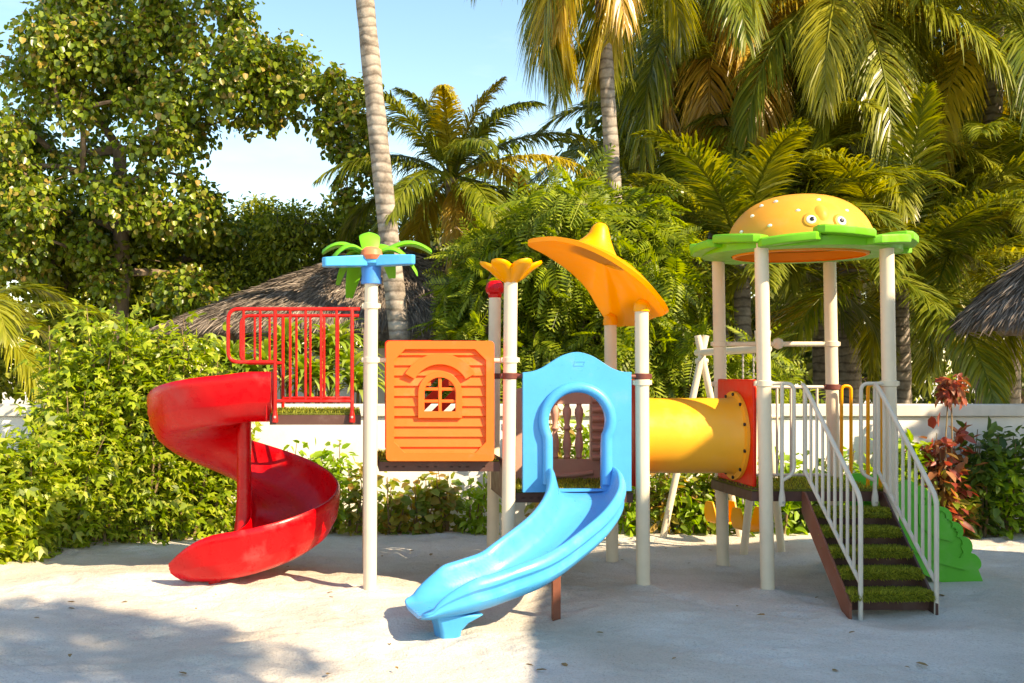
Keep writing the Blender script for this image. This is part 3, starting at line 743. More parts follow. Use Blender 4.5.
# ---- baluster panel behind the archway
def baluster_panel():
    Y = 9.68; s = F/Y; X = lambda px: (px-CX)/s; Zz = lambda py: H-(py-CY)/s
    fl = lambda u, v, d: (u, d, v)
    x0, x1, z0, z1 = X(514), X(604), Zz(486), Zz(390)
    top = [(x0, z0), (x1, z0), (x1, z1)]+[(x1+(x0-x1)*k/14, z1+.075*math.sin(PI*k/14)) for k in range(1, 14)]+[(x0, z1)]
    hole = [(X(522), Zz(459)), (X(590), Zz(459)), (X(590), Zz(404)), (X(522), Zz(404))]
    b = MB().prism(top, [hole[::-1]], fl, Y-.03, Y+.03).build('baluster_panel', M['rose'], ps, origin=(X(560), Y, z0), bevel=.01)
    tag(b, 'dusky brown balustrade panel seen through the blue archway')
    h = Zz(404)-Zz(459); pr = [(.018, 0), (.030, .04), (.022, .09), (.030, .16), (.036, .27), (.026, .42), (.018, .50), (.034, .56), (.020, .62), (.026, .72), (.036, .82), (.034, .90), (.020, .96), (.022, 1.0)]
    for px in (530, 542.5, 555, 567, 579):
        MB().lathe([(r*1.05, z*h) for r, z in pr], (X(px), Y, Zz(459)), 18).build('baluster', M['rose'], b)
    m = MB()
    for i in range(7): m.tube([(X(591), Y-.03, Zz(400+i*9.5)), (X(603.5), Y-.03, Zz(400+i*9.5))], .036, 12, flat=.8)
    m.build('log_siding', M['rose'], b)
    sw = MB(); sw.tube([Vector((x0+.1+(x1-x0-.2)*k/12, Y-.03, Zz(472)-.03*math.sin(PI*k/12))) for k in range(13)], .022, 10); sw.build('moulded_swag', M['rose'], b)
baluster_panel()

# ---- crawl tube between the two right towers
def crawl_tube():
    c = P(700, 435.5, 9.2); r = .305; xa, xb = 2.27, 3.115
    def side_panel(x, n, th=.03):
        y0, y1, z0, z1 = 8.79, 9.64, Z3+.035, 1.62
        hole = [(c.y+.27*math.cos(2*PI*k/32), c.z+.27*math.sin(2*PI*k/32)) for k in range(32)]
        o = MB().prism([(y0, z0), (y1, z0), (y1, z1), (y0, z1)], [hole[::-1]], lambda u, v, d: (d, u, v), x, x+th).build(n, M['scarlet'], ps, origin=(x, 9.2, z0), bevel=.012, seg=3)
        return o
    side_panel(2.215, 'tunnel_panel'); pr = side_panel(3.135, 'tunnel_panel')
    prof = [(r+.028, 0), (r+.03, .02), (r+.006, .03), (r, .05)]
    rows = []; n = 56
    xs = [(xa-.02, r+.055), (xa+.005, r+.055), (xa+.012, r+.012), (xa+.05, r)]
    for i in range(1, 9): xs.append((xa+.05+(xb-xa-.1)*i/9, r*(1+.004*math.sin(i*2.1))))
    xs += [(xb-.05, r), (xb-.012, r+.012), (xb-.005, r+.055), (xb+.018, r+.055)]
    xs += [(xb+.018, r-.012), (xa-.02, r-.012)]
    for x, q in xs: rows.append([Vector((x, c.y+q*math.cos(2*PI*k/n), c.z+q*math.sin(2*PI*k/n))) for k in range(n)])
    mb = MB(); mb.grid(rows, closeu=True, closev=True)
    t = mb.build('crawl_tube', M['yellow'], ps, origin=(xa, c.y, c.z), angle=40)
    tag(t, 'amber yellow crawl tube joining the blue slide tower and the burger tower')
    for ang in (68, 98, 130, 162, 198, 230, 262, 292, 20, 340):
        a = math.radians(ang); p = Vector((xb-.008, c.y+(r+.034)*math.cos(a), c.z+(r+.034)*math.sin(a)))
        MB().tube([p, p+Vector((-.014, 0, 0))], .014, 10).build('bolt', M['black'], t, bevel=.003)
    MB().box((3.118, 8.74, Z4-.075), (3.165, 9.68, Z4+.02)).build('deck_edge', M['brown'], ps, bevel=.004)
crawl_tube()

# ---- burger roof
def burger():
    cx, cy, cz = (799.5-CX)*9.2/F, 9.2, 2.63
    n = 96; rows = []
    for R_, z in ((.53, 0), (.53, .075), (.66, .085), (.76, .07), (.76, .0), (.66, -.008)):
        rows.append([Vector((cx+R_*math.cos(2*PI*k/n), cy+R_*math.sin(2*PI*k/n), cz+z)) for k in range(n)])
    g = MB(); g.grid(rows, closeu=True, closev=True); lf = g.build('lettuce_ring', M['green'], ps, origin=(cx, cy, cz), angle=40)
    tag(lf, 'scalloped green leaf ring under the burger dome')
    for k in range(12):
        a = math.radians(-87+30*k); d = Vector((math.cos(a), math.sin(a), 0)); s = Vector((-d.y, d.x, 0)); up = (.045, .0, .030, -.006)[k % 4]
        pl = [(.57, -.14), (.68, -.21), (.79, -.225), (.835, -.19), (.855, -.10), (.868, 0), (.855, .10), (.835, .19), (.79, .225), (.68, .21), (.57, .14)]
        rows = []
        for zz, sc in ((-.032, .985), (-.020, 1), (.020, 1), (.034, .97)):
            rows.append([Vector((cx, cy, cz+.045+up))+d*(.57+(u-.57)*sc)+s*(v*sc)+Vector((0, 0, zz+.05*(v/.235)*(1 if k % 2 else -1)*.35+.03*(u-.6))) for u, v in pl])
        m = MB(); m.grid(rows, closeu=True); q = len(pl); m.f += [tuple(range(q)), tuple(3*q+j for j in range(q))]
        m.build('lettuce_leaf', M['green'], lf, bevel=.006, angle=30)
    dm = MB(); prof = []; Rb = .572; hb = .44
    for i in range(15):
        q = i/14*PI/2; prof.append((Rb*math.cos(q)**.80 if i < 14 else .005, hb*math.sin(q)+.045))
    rows = [[Vector((cx+r*math.cos(2*PI*k/48), cy+r*math.sin(2*PI*k/48)*.97, cz+z)) for k in range(48)] for r, z in [(.522, -.012), (.526, .07)]+prof]
    rows += [[Vector((cx+(r-.02)*math.cos(2*PI*k/48), cy+(r-.02)*math.sin(2*PI*k/48)*.97, cz+z-.02)) for k in range(48)] for r, z in ([(.520, .006)]+[(max(.026, p), q) for p, q in prof])[::-1]]
    dm.grid(rows, closeu=True, closev=True)
    b = dm.build('burger_dome', M['bun'], ps, origin=(cx, cy, cz), angle=60)
    tag(b, 'golden burger bun dome with seeds and two small eyes')
    def onsurf(px, py):          # point on the dome facing the viewer
        best = None
        for r, z in [(prof[i][0]*(1-t)+prof[i+1][0]*t, prof[i][1]*(1-t)+prof[i+1][1]*t) for i in range(13) for t in (0, .25, .5, .75)]:
            for k in range(180, 361, 2):
                a = math.radians(k); p = Vector((cx+r*math.cos(a), cy+r*math.sin(a)*.95, cz+z))
                e = (CX+F*p.x/p.y-px)**2+(CY-F*(p.z-H)/p.y-py)**2
                if best is None or e < best[0]: best = (e, p, Vector((math.cos(a)*r, math.sin(a)*r, (z/hb)*.40)).normalized())
        return best[1], best[2]
    for sx, sy in ((776, 202), (797, 210.5), (771, 226), (753, 216), (818, 201), (846, 210.5), (762, 206), (741, 232)):
        p, nrm = onsurf(sx, sy); s = MB(); s.lathe([(.004, -.012), (.016, -.006), (.019, .004), (.013, .012), (.003, .016)], (0, 0, 0), 12, 1.0, .75)
        q = nrm.to_track_quat('Z', 'Y'); s.v = [tuple(p+q @ Vector(v)) for v in s.v]; s.build('seed', M['white'], b)
    # nose bump and eye sockets
    p, nrm = onsurf(823, 214); s = MB(); s.lathe([(.075, -.02), (.068, .004), (.045, .018), (.02, .025), (.003, .027)], (0, 0, 0), 18); q = nrm.to_track_quat('Z', 'Y'); s.v = [tuple(p+q @ Vector((v[0]*.8, v[1]*1.2, v[2]))) for v in s.v]; s.build('nose', M['bun'], b)
    for ex, ey in ((811, 221), (841, 222)):
        p, nrm = onsurf(ex, ey); q = nrm.to_track_quat('Z', 'Y')
        s = MB(); s.lathe([(.070, -.02), (.066, .004), (.052, .018), (.040, .02), (.003, .02)], (0, 0, 0), 24); s.v = [tuple(p+q @ Vector(v)) for v in s.v]; e = s.build('eye_socket', M['bun'], b)
        s = MB(); s.lathe([(.038, .016), (.036, .023), (.025, .029), (.003, .031)], (0, 0, 0), 24); s.v = [tuple(p+q @ Vector(v)) for v in s.v]; s.build('eye', M['white'], e)
        s = MB(); s.lathe([(.019, .027), (.017, .034), (.010, .037), (.003, .038)], (0, 0, 0), 20); s.v = [tuple(p+q @ Vector((v[0]+(.006 if ex < 820 else -.004), v[1], v[2]))) for v in s.v]; s.build('pupil', M['black'], e)
burger()
bar(at('b4', zpx(344, YB)), at('b5', zpx(344, YB)), .021, 'cream', 'cross_bar')
bl = P(778, 343.5, YB); MB().lathe([(.004, -.05), (.035, -.036), (.05, 0), (.035, .036), (.004, .05)], bl, 20).build('bar_ball', M['cream'], ps)
for k, z in (('b4', 344), ('b5', 344), ('b4', 384), ('b5', 387)): clamp(k, zpx(z, YB), 'cream' if z != 387 else 'clampbrown')
clamp('f4', zpx(383.5, YF)); clamp('f5', zpx(383.5, YF)); clamp('b3', zpx(376, YB), 'clampbrown'); clamp('b2', zpx(376, YB), 'clampbrown')

# ---- hat roof
def hat():
    rim = [(527.5, 243, 9.25), (543, 239, 8.95), (562, 239.5, 8.72), (585, 246, 8.55), (610, 258, 8.45), (634, 274, 8.42), (654, 292, 8.5), (667, 312, 8.8),
           (655, 317, 9.3), (640, 324, 9.6), (626, 325, 9.83), (612, 324, 9.93), (600, 308, 9.98), (588, 288, 9.95), (570, 270, 9.8), (547, 254, 9.55)]
    R = catmull([P(*p) for p in rim], 5, True)
    tip = P(603, 225, 9.05); cb = P(604, 262, 9.15)
    rows = []
    for f in (1.0, .93, .8, .65, .5, .35, .2, .08, .01):
        row = []
        for p in R:
            d = p-cb; fl = d*f; fl.z = d.z*f**1.3
            row.append(cb+fl+Vector((0, 0, .05*math.sin(PI*f))))
        rows.append(row)
    mb = MB(); mb.grid(rows, closeu=True); n = len(R); mb.f.append(tuple((len(rows)-1)*n+k for k in range(n)))
    o = mb.build('hat_roof', M['canopy'], ps, origin=cb, angle=80, solid=.035, bevel=.010, seg=3, sub=1)
    rows = []; base_c = P(598, 251, 9.0)
    for r, h, q in ((.21, -.05, 0), (.160, .0, 0), (.125, .05, .1), (.098, .10, .3), (.078, .15, .6), (.064, .19, .85), (.045, .212, 1), (.018, .224, 1), (.003, .225, 1)):
        cc = base_c+Vector((.015*q, 0, h)); tl = -.5*max(0, 1-q*1.6)
        rows.append([cc+Vector((r*math.cos(a)*1.0, r*math.sin(a), r*math.cos(a)*tl)) for a in [2*PI*k/32 for k in range(32)]])
    mb = MB(); mb.grid(rows, closeu=True); mb.build('hat_peak', M['amber'], o, angle=80)
    tag(o, 'bright orange pointed hat canopy with a wide drooping brim')
    p = at('f3', zpx(309, YF)); MB().lathe([(.062, -.02), (.064, .0), (.060, .03), (.045, .058), (.02, .072), (.003, .075)], p, 24).build('mounting_knob', M['amber'], o)
    p = at('b3', zpx(323, YB)); MB().lathe([(.060, -.02), (.062, .02), (.05, .06), (.003, .09)], p, 24).build('mounting_knob', M['amber'], o)
hat()

# ---- flower topper and red ball finial
def flower():
    t = posts['f2'][2]; mb = MB(); n = 84; rows = []
    for f, z in ((.02, -.01), (.25, -.01), (.45, .015), (.7, .06), (.92, .085), (1.0, .092), (1.02, .075), (.95, .055), (.7, .02), (.45, -.03), (.25, -.055), (.02, -.055)):
        row = []
        for k in range(n):
            a = 2*PI*k/n; lob = abs(math.cos(3*a+.3))**.55; R = (.12+.115*lob) if f > .3 else .235*1.0*.6
            if f <= .3: R = .2
            row.append(t+Vector((math.cos(a)*R*f, math.sin(a)*R*f, z+.03+(lob-.5)*.05*f)))
        rows.append(row)
    mb.grid(rows, closeu=True, closev=False)
    o = mb.build('flower_topper', M['amber'], ps, origin=t, angle=70); tag(o, 'orange six-petal flower cap on its post')
    t = posts['b2'][2]; rows = [(.055, -.03), (.058, .0), (.075, .015), (.083, .05), (.070, .09), (.045, .115), (.003, .12)]
    o = MB().lathe(rows, t+Vector((0, 0, -.02)), 10).build('post_cap', M['red'], ps, angle=20); tag(o, 'faceted red ball cap on its post')
flower()

# ---- palm tree topper with blue rotor
def topper():
    t = posts['f1'][2]; c = t
    s = MB(); s.lathe([(.078, -.0), (.080, .02), (.074, .06), (.080, .15), (.086, .24), (.075, .26), (.003, .265)], c, 28)
    base = s.build('topper_base', M['deepblue'], ps, origin=c); tag(base, 'palm tree cap with blue arms, green leaves and an orange ball')
    zc = c.z+.225
    for sg, L in ((-1, .345), (1, .30)):
        m = MB(); pl = [(0, -.055), (L*.55, -.068), (L*.92, -.060), (L, -.03), (L, .03), (L*.92, .060), (L*.55, .068), (0, .055)]
        m.prism(pl, [], lambda u, v, d: Vector((c.x+sg*(.03+u), c.y-.045+v-.25*u, zc-.045+d*(1-.5*u)-(.06 if sg < 0 else .0)*u)), -.050, .036); m.build('rotor_arm', M['blue'], base, bevel=.032, seg=5)
    MB().lathe([(.045, -.10), (.088, -.07), (.092, -.03), (.06, -.01)], (c.x, c.y-.02, zc), 24).build('hub_ring', M['blue'], base)
    MB().lathe([(.02, -.05), (.065, -.042), (.086, -.01), (.078, .028), (.048, .052), (.003, .060)], (c.x, c.y-.055, zc+.0), 24).build('coconut_ball', M['coral'], base)
    specs = [(95, .24, .17, .02), (172, .38, .10, -.03), (196, .31, .09, -.08), (8, .47, .11, -.03), (-14, .36, .09, -.20), (60, .34, .14, -.22), (118, .36, .08, -.34), (150, .30, .10, -.26)]
    for ang, L, up, dn in specs:
        a = math.radians(ang); d = Vector((math.cos(a), math.sin(a)*.9, 0)); s_ = Vector((-d.y, d.x, 0)).normalized(); rows = []
        for k in range(11):
            q = k/10; p = Vector((c.x, c.y+.02, zc))+d*(L*(.12+.88*q))+Vector((0, 0, up*math.sin(PI*min(1, q*1.0)*.8)*1.0+dn*q*q)); wd = .076*math.sin(PI*(.12+.80*q))**.7+.006; th = .018
            rows.append([p+s_*(wd*math.cos(b))+Vector((0, 0, th*math.sin(b)+.014*abs(math.cos(b))*-1)) for b in [2*PI*j/12 for j in range(12)]])
        m = MB(); m.grid(rows, closeu=True); m.f += [tuple(range(12)), tuple(120+j for j in range(12))]
        m.build('palm_leaf', M['green'], base, angle=70)
topper()

# ---- staircase with turf treads and rails
def stairs():
    x0, x1 = 3.50, 4.08; Y0 = 7.90; run = .158; rise = Z4/6
    st = MB()
    def stringer(x):
        pts = [(Y0-.03, -.05), (Y0+.06, -.05), (8.71, Z4-.16), (8.71, Z4-.0), (8.66, Z4-.0), (Y0-.03, .06)]
        return MB().prism(pts, [], lambda u, v, d: (d, u, v), x, x+.018)
    root = stringer(x0-.02).build('staircase', M['rust'], ps, origin=(x0, Y0, 0), bevel=.003)
    tag(root, 'short staircase with shaggy green turf treads and pale railings')
    stringer(x1+.002).build('stringer', M['brown'], root, bevel=.003)
    for k in range(5):
        yf = Y0+k*run; z = rise*(k+1)
        t = MB().box((x0, yf, z-.055), (x1, yf+run+.03, z-.008)).build('step', M['turf'], root, origin=(x0, yf, z), bevel=.008)
        MB().box((x0+.004, yf+.06, z-rise+.0), (x1-.004, yf+.066, z-.056)).build('riser', M['brown'], root, origin=(x0, yf+.06, z-rise))  # dark brown here stands in for the shade beneath the tread edge
        n = 5200; u = rng.random(n); pos = np.empty((n, 3)); pos[:, 0] = rng.uniform(x0, x1, n)
        top = u < .78; pos[:, 1] = np.where(top, yf+rng.random(n)*(run+.02), yf-.001); pos[:, 2] = np.where(top, z-.01, z-.008-rng.random(n)**1.2*.028)
        fw = np.where(top[:, None], np.array([0, -.25, 1.]), np.array([0, -.9, -.35]))+rng.normal(size=(n, 3))*.4
        V, Fq = leaves(pos, fw, rng.normal(size=(n, 3)), .026+.016*rng.random(n), (LEAF_OVAL[0]*np.array([.38, 1, 1]), LEAF_OVAL[1]))
        np_mesh('turf_pile', V, Fq, M['blade'], t)
    def rail(x, xt):
        r = .0145; m = MB(); yb = Y0-.01
        zt0, zt1 = .80, 1.56; zl0, zl1 = .20, .92; yt = 8.60
        def X(y): return x+(xt-x)*(y-yb)/(yt-yb)
        top = fillet([(x, yb, -.08), (x, yb, zt0), (xt, yt, zt1), (xt, yt+.05, zt1+.02)], .07, 6)
        m.tube(top, r+.002, 12)
        m.tube([(x, yb, zl0), (xt, yt, zl1)], r, 12)
        for k in range(1, 9):
            y = yb+(yt-yb)*k/9; q = k/9
            m.tube([(X(y), y, zl0+(zl1-zl0)*q), (X(y), y, zt0+(zt1-zt0)*q+.005)], r-.003, 10)
        m.tube([(xt, yt, zl1), (xt, yt, zt1)], r, 10)
        m.build('handrail', M['grey'], root, origin=(x, yb, 0))
    rail(3.565, 3.465); rail(4.095, 4.02)
    # loops beside the stair head
    def loop(xa, xb, key, foot):
        Y = 8.66; m = MB(); z1 = zpx(383.5, YF); sg = 1 if xb > xa else -1
        m.tube(fillet([(xa, Y+.02, z1), (xb, Y, z1), (xb, Y, .90), (foot, Y, .845)], .06, 6), .0145, 12)
        m.tube([(foot, Y, z1), (foot, Y, .70)], .0145, 12)
        m.lathe([(.020, -.05), (.026, -.02), (.024, .02), (.013, .09)], (foot, Y, .70), 12)
        o = m.build('guard_rail', M['grey'], ps, origin=(xa, Y, Z4)); bolt(o, (foot, Y-.024, .68), r=.009)
    loop(at('f4', 1.59).x+.05, (794-CX)/130.5, 'f4', (782-CX)/130.5)
    loop(at('f5', 1.59).x-.05, (861-CX)/130.5, 'f5', (875-CX)/130.5)
    # back railing of the burger tower
    m = MB(); zt = zpx(387, YB); zb = zpx(475, YB); m.tube([at('b4', zt), at('b5', zt)], .015, 12); m.tube([at('b4', zb), at('b5', zb)], .014, 12)
    for px in (738, 751, 764, 777, 791, 804, 817): x = (px-CX)*YB/F; m.tube([(x, YB, zb), (x, YB, zt)], .011, 10)
    m.build('guard_rail', M['grey'], ps, origin=(3.2, YB, Z4))
stairs()

# ---- green wavy climber on the right side, with orange grab handles
def climber():
    fl = lambda u, v, d: (u, d, v)
    def outline(dx=0):
        base = catmull([(4.2, .78, 0), (4.41, .78, 0), (4.55, .715, 0), (4.67, .605, 0), (4.80, .45, 0), (4.90, .29, 0), (4.985, .11, 0)], 12); pts = []; n = len(base)
        for k, p in enumerate(base):
            tt = (base[min(k+1, n-1)]-base[max(k-1, 0)]).normalized(); w = .045*abs(math.sin(PI*8*k/(n-1)))**.6
            pts.append((p.x-tt.y*w, p.y+tt.x*w))
        pts += [(5.02, .02), (4.97, -.06), (4.66, .02), (4.42, .14), (4.2, .36)]
        return pts
    o = MB().prism(outline(), [], fl, 8.96, 9.0).build('wave_climber', M['climb'], ps, origin=(4.22, 9.2, 0), bevel=.012, seg=3)
    tag(o, 'green climbing ramp with scalloped edges on the right side of the tower')
    MB().prism(outline(), [], fl, 9.50, 9.54).build('side_wall', M['climb'], o, bevel=.012, seg=3)
    rows = []
    for k in range(31):
        q = k/30; x = 4.22+.74*q; z = .66-.60*q+.10*math.sin(PI*q)+.018*math.sin(q*PI*12)
        rows.append([Vector((x, y, z)) for y in (9.001, 9.15, 9.35, 9.499)])
    MB().grid(rows).build('climbing_bed', M['climb'], o, solid=.02)
    ol = outline(); gx = sum(p[0] for p in ol)/len(ol); gz = sum(p[1] for p in ol)/len(ol)
    MB().prism([(gx+(p[0]-gx)*.72-.01, gz+(p[1]-gz)*.72) for p in ol], [[(gx+(p[0]-gx)*.56-.01, gz+(p[1]-gz)*.56) for p in ol][::-1]], fl, 8.944, 8.958).build('raised_rib', M['climb'], o, bevel=.006)
    MB().prism([(gx+(p[0]-gx)*.34-.01, gz+(p[1]-gz)*.34) for p in ol], [], fl, 8.940, 8.958).build('raised_boss', M['climb'], o, bevel=.007)
    for Y, xa, xb, h in ((9.60, (841.5-CX)*9.6/F, (851-CX)*9.6/F, 386), (8.92, (868-CX)*8.92/F, (880.5-CX)*8.92/F, 384)):
        z1 = zpx(h, Y)
        MB().tube(fillet([(xa, Y, Z4-.02), (xa, Y, z1), (xb, Y, z1), (xb, Y, Z4-.02)], .05, 7), .014, 12).build('grab_handle', M['amber'], ps, origin=(xa, Y, Z4))
climber()

# ================================================================== SWING SET
def swings():
    A = Vector((3.58, 11.5, 1.88)); B = Vector((3.78, 10.35, 1.89)); d = (B-A).normalized(); s = Vector((-d.y, d.x, 0)).normalized()
    if s.x < 0: s = -s
    t = thing('swing_set', 'cream A-frame swing set with two orange seats behind the burger tower', 'swing set', (3.7, 10.9, 0))
    MB().tube([A-d*.1, B+d*.1], .035, 16).build('top_beam', M['cream'], t)
    for q in (A, B):
        for sg in (-1, 1):
            sp = .44 if q is A else .20; foot = Vector((q.x+s.x*sp*sg, q.y+s.y*sp*sg, -.08)); top = q+Vector((-s.x*.045*sg, -s.y*.045*sg, .17))
            MB().tube([foot, top], [.034, .034], 16).build('leg', M['cream'], t)
        MB().tube([q+s*-.20+Vector((0, 0, -.62)), q+s*.20+Vector((0, 0, -.62))], .02, 12).build('brace', M['cream'], t)
        MB().tube([q+s*-.06+Vector((0, 0, -.09)), q+s*.06+Vector((0, 0, -.09))], .03, 12).build('brace', M['cream'], t)
    for f in (.33, .78):
        c = A.lerp(B, f); z = .34
        o = MB()
        # bucket seat: curved shell with two rounded shields
        rows = []
        for k in range(17):
            a = PI*(k/16); u = -.115*math.copysign(abs(math.cos(a))**.45, math.cos(a)); zz = z-.04-.10*math.sin(a)+.20*max(0, abs(k-8)/8-.45)
            wdt = .115 if 2 < k < 14 else .115-.05*((abs(k-8)-5)/3)**2
            rows.append([c*1.0+s*u+d*v*wdt+Vector((0, 0, zz-c.z)) for v in (-1, -.5, 0, .5, 1)])
        o.grid(rows); seat = o.build('seat', M['amber'], t, solid=.02, bevel=.006, sub=1)
        for v in (-.06, .06):
            p = c+d*v*1.6
            path = [p+Vector((0, 0, -.02)), p+Vector((0, 0, z+.09-c.z))]
            ch = MB(); L = (path[0]-path[1]).length; nl = int(L/.05)
            ch.tube(path, .006, 6)
            for i in range(nl):
                cc = path[0].lerp(path[1], (i+.5)/nl); ch.lathe([(.004, -.018), (.011, -.010), (.011, .010), (.004, .018)], cc, 6)
            ch.build('chain', M['steel'], t)
swings()

# ================================================================== THATCH
def thatch_cone(name, label, cat, apex, R, drop, n, strand=.5, squash=1.0, posts_=(), group=None, sides=None):
    t = thing(name, label, cat, (apex[0], apex[1], 0), group); ax, ay, az = apex
    m = MB(); k = 40
    def ray(a):
        return R*(1.0 if not sides else 1/ max(abs(math.cos(a)), abs(math.sin(a))))*1.0
    rows = []
    for f in (.01, .25, .5, .75, .96):
        rows.append([Vector((ax+math.cos(2*PI*j/k)*ray(2*PI*j/k)*f, ay+math.sin(2*PI*j/k)*ray(2*PI*j/k)*f*squash, az-drop*f**1.05)) for j in range(k)])
    rows += [[p+Vector((0, 0, -.12)) for p in rows[-1]], [Vector((p.x, p.y, p.z-.12)) for p in rows[0]]]
    m.grid(rows, closeu=True); roof = m.build('roof', M['thatch'], t, smooth=True)
    a = rng.uniform(0, 2*PI, n); f = np.sqrt(rng.random(n))*.98
    Rr = np.array([ray(x) for x in a])
    pos = np.stack([ax+np.cos(a)*Rr*f, ay+np.sin(a)*Rr*f*squash, az-drop*f**1.05+.015+rng.random(n)*.05], 1)
    fw = np.stack([np.cos(a)*R, np.sin(a)*R*squash, np.full(n, -drop)], 1)/np.hypot(R, drop)
    fw = norm(fw+rng.normal(size=(n, 3))*.13+np.array([0, 0, -.10])*(f[:, None]**4)*3)
    nr = np.array([0, 0, 1.])+rng.normal(size=(n, 3))*.4
    V, Fq = leaves(pos, fw, nr, strand*(.6+.7*rng.random(n)), (LEAF_OVAL[0]*np.array([.12, 1, .3]), LEAF_OVAL[1]))
    np_mesh('straw', V, Fq, M['drystraw'], roof)
    for (px, py, r) in posts_:
        MB().tube([(px, py, -.1), (px, py, az-drop*.8)], r, 12).build('timber_post', M['bark'], t)
    return t
HY = 16.2; hx = (385-CX)*HY/F
hut = thatch_cone('thatched_hut', 'brown thatched hut roof rising behind the palm trunk and red railing', 'hut', (hx, HY, zpx(247, HY)), 3.30, 1.22, 24000, .24, .62, [(hx-2.1, 15.0, .08), (hx+2.1, 15.0, .08), (hx-2.1, 17.4, .08), (hx+2.1, 17.4, .08)])
MB().box((hx-2.0, 15.2, 0), (hx+2.0, 17.2, 2.0)).build('wall', M['wall'], hut)
ux = (1080-CX)*13.0/F
thatch_cone('beach_umbrella', 'grey thatched sunshade roof cut off by the right edge', 'sunshade', (ux, 13.0, zpx(222, 13.0)), 1.34, 1.20, 8000, .26, 1.0, [(ux, 13.0, .07)])
# unseen gabled blocker added off to the right, shaped to shade the stairs
def shade_gable():
    uh = Vector((math.cos(AZ), math.sin(AZ), 0)); hh = Vector((math.sin(AZ), -math.cos(AZ), 0)); k0, k1 = 2.5, 8.0
    def Q(u, k, z): return uh*u+hh*k+Vector((0, 0, z))
    zz = lambda v: (v+.602*k0)/.799
    t = thing('shade_blocker', 'unseen thatched gable added outside the view at right to cast shade', 'hut', Q(9.2, 4, 0))
    prof = [(4.4, zz(1.62)), (9.2, zz(3.27)), (12.15, zz(2.05))]
    m = MB(); pts = prof+[(u, z-.18) for u, z in prof[::-1]]
    m.prism(pts, [], lambda u, v, d: Q(u, d, v), k0, k1); m.build('roof', M['thatch'], t, smooth=False)
    pw = [(4.9, -.1), (11.8, -.1), (11.8, zz(2.16)-.12), (9.2, zz(3.27)-.25), (4.9, zz(1.75)-.12)]
    MB().prism(pw, [], lambda u, v, d: Q(u, d, v), k0+.12, k0+.3).build('wall', M['coping'], t)
shade_gable()

# ================================================================== TREES
tree('sea_hibiscus_tree', 'big round-leaved tree filling the upper left above the hedge', 'tree', G(95, 17.0), P(120, 150, 17),
     poly_clumps([(5, 140), (25, 60), (50, 5), (80, -50), (150, -90), (225, -60), (255, 15), (300, 70), (330, 100), (352, 130), (300, 118), (262, 128), (222, 150), (212, 190), (190, 215), (160, 250), (60, 255), (5, 250)], 135, 15.6, 18.4, .20, .46)
     + poly_clumps([(250, 55), (325, 70), (378, 95), (380, 150), (345, 168), (300, 122), (245, 112)], 26, 15.9, 17.4, .15, .29) + poly_clumps([(140, 215), (215, 190), (250, 235), (240, 300), (100, 300), (0, 260), (0, 220)], 30, 16, 18, .2, .4)
     + poly_clumps([(-60, 240), (-40, 140), (10, 130), (40, 260)], 10, 15.8, 18, .3, .5)
     + [(P(60, 15, 17), .3), (P(340, 110, 16.5), .26), (P(352, 150, 16.6), .22), (P(335, 148, 16.6), .2), (P(348, 190, 16.6), .24), (P(45, 8, 17), .22), (P(350, 92, 16.4), .16), (P(362, 112, 16.5), .24), (P(372, 138, 16.6), .24), (P(362, 160, 16.5), .2), (P(372, 176, 16.6), .24), (P(350, 205, 16.8), .26), (P(330, 128, 16.6), .26), (P(20, 120, 17), .3), (P(8, 160, 17), .35), (P(-12, 80, 17), .2)],
     50000, .080, LEAF_ROUND, 'leaf_big', .20, nlimb=26, hang=.7, shell=.15, jitter=.55, flat=.95)
grp = 'leafy trees behind the boundary wall'
tree('bushy_tree', 'dense bushy tree under the sky gap left of the tall palm trunk', 'tree', G(300, 18.5), P(290, 290, 18.5),
     poly_clumps([(205, 300), (215, 212), (262, 200), (300, 206), (345, 195), (385, 185), (395, 300), (300, 330)], 60, 17.4, 19.2, .3, .5), 20000, .09, LEAF_OVAL, 'leaf_mid', .14, grp, shell=.3)
tree('bushy_tree', 'dark leafy tree between the big tree and the hedge, far left', 'tree', G(60, 18), P(70, 260, 18),
     poly_clumps([(-80, 230), (60, 215), (150, 235), (140, 390), (-80, 390)], 44, 17.3, 19, .4, .65), 16000, .095, LEAF_ROUND, 'leaf_mid', .16, grp, shell=.3)
tree('bushy_tree', 'dark leafy tree directly left of the thatched roof', 'tree', G(185, 18.2), P(180, 260, 18.2),
     poly_clumps([(110, 235), (160, 215), (215, 235), (250, 280), (190, 310), (160, 370), (90, 370)], 26, 17.3, 19, .4, .6), 16000, .09, LEAF_ROUND, 'leaf_mid', .16, grp, shell=.3)
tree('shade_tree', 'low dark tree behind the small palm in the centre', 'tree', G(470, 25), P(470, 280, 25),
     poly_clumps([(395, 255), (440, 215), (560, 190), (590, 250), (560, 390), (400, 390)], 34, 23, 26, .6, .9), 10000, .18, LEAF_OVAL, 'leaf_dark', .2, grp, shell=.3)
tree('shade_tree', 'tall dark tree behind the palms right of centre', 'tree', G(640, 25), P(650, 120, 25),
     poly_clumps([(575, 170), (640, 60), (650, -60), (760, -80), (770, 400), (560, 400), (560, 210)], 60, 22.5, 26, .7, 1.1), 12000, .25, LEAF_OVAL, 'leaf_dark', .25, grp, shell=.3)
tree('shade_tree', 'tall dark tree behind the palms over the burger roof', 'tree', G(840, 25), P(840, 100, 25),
     poly_clumps([(740, -80), (930, -80), (930, 400), (740, 400)], 60, 22.5, 26, .8, 1.2), 12000, .26, LEAF_OVAL, 'leaf_dark', .25, grp, shell=.3)
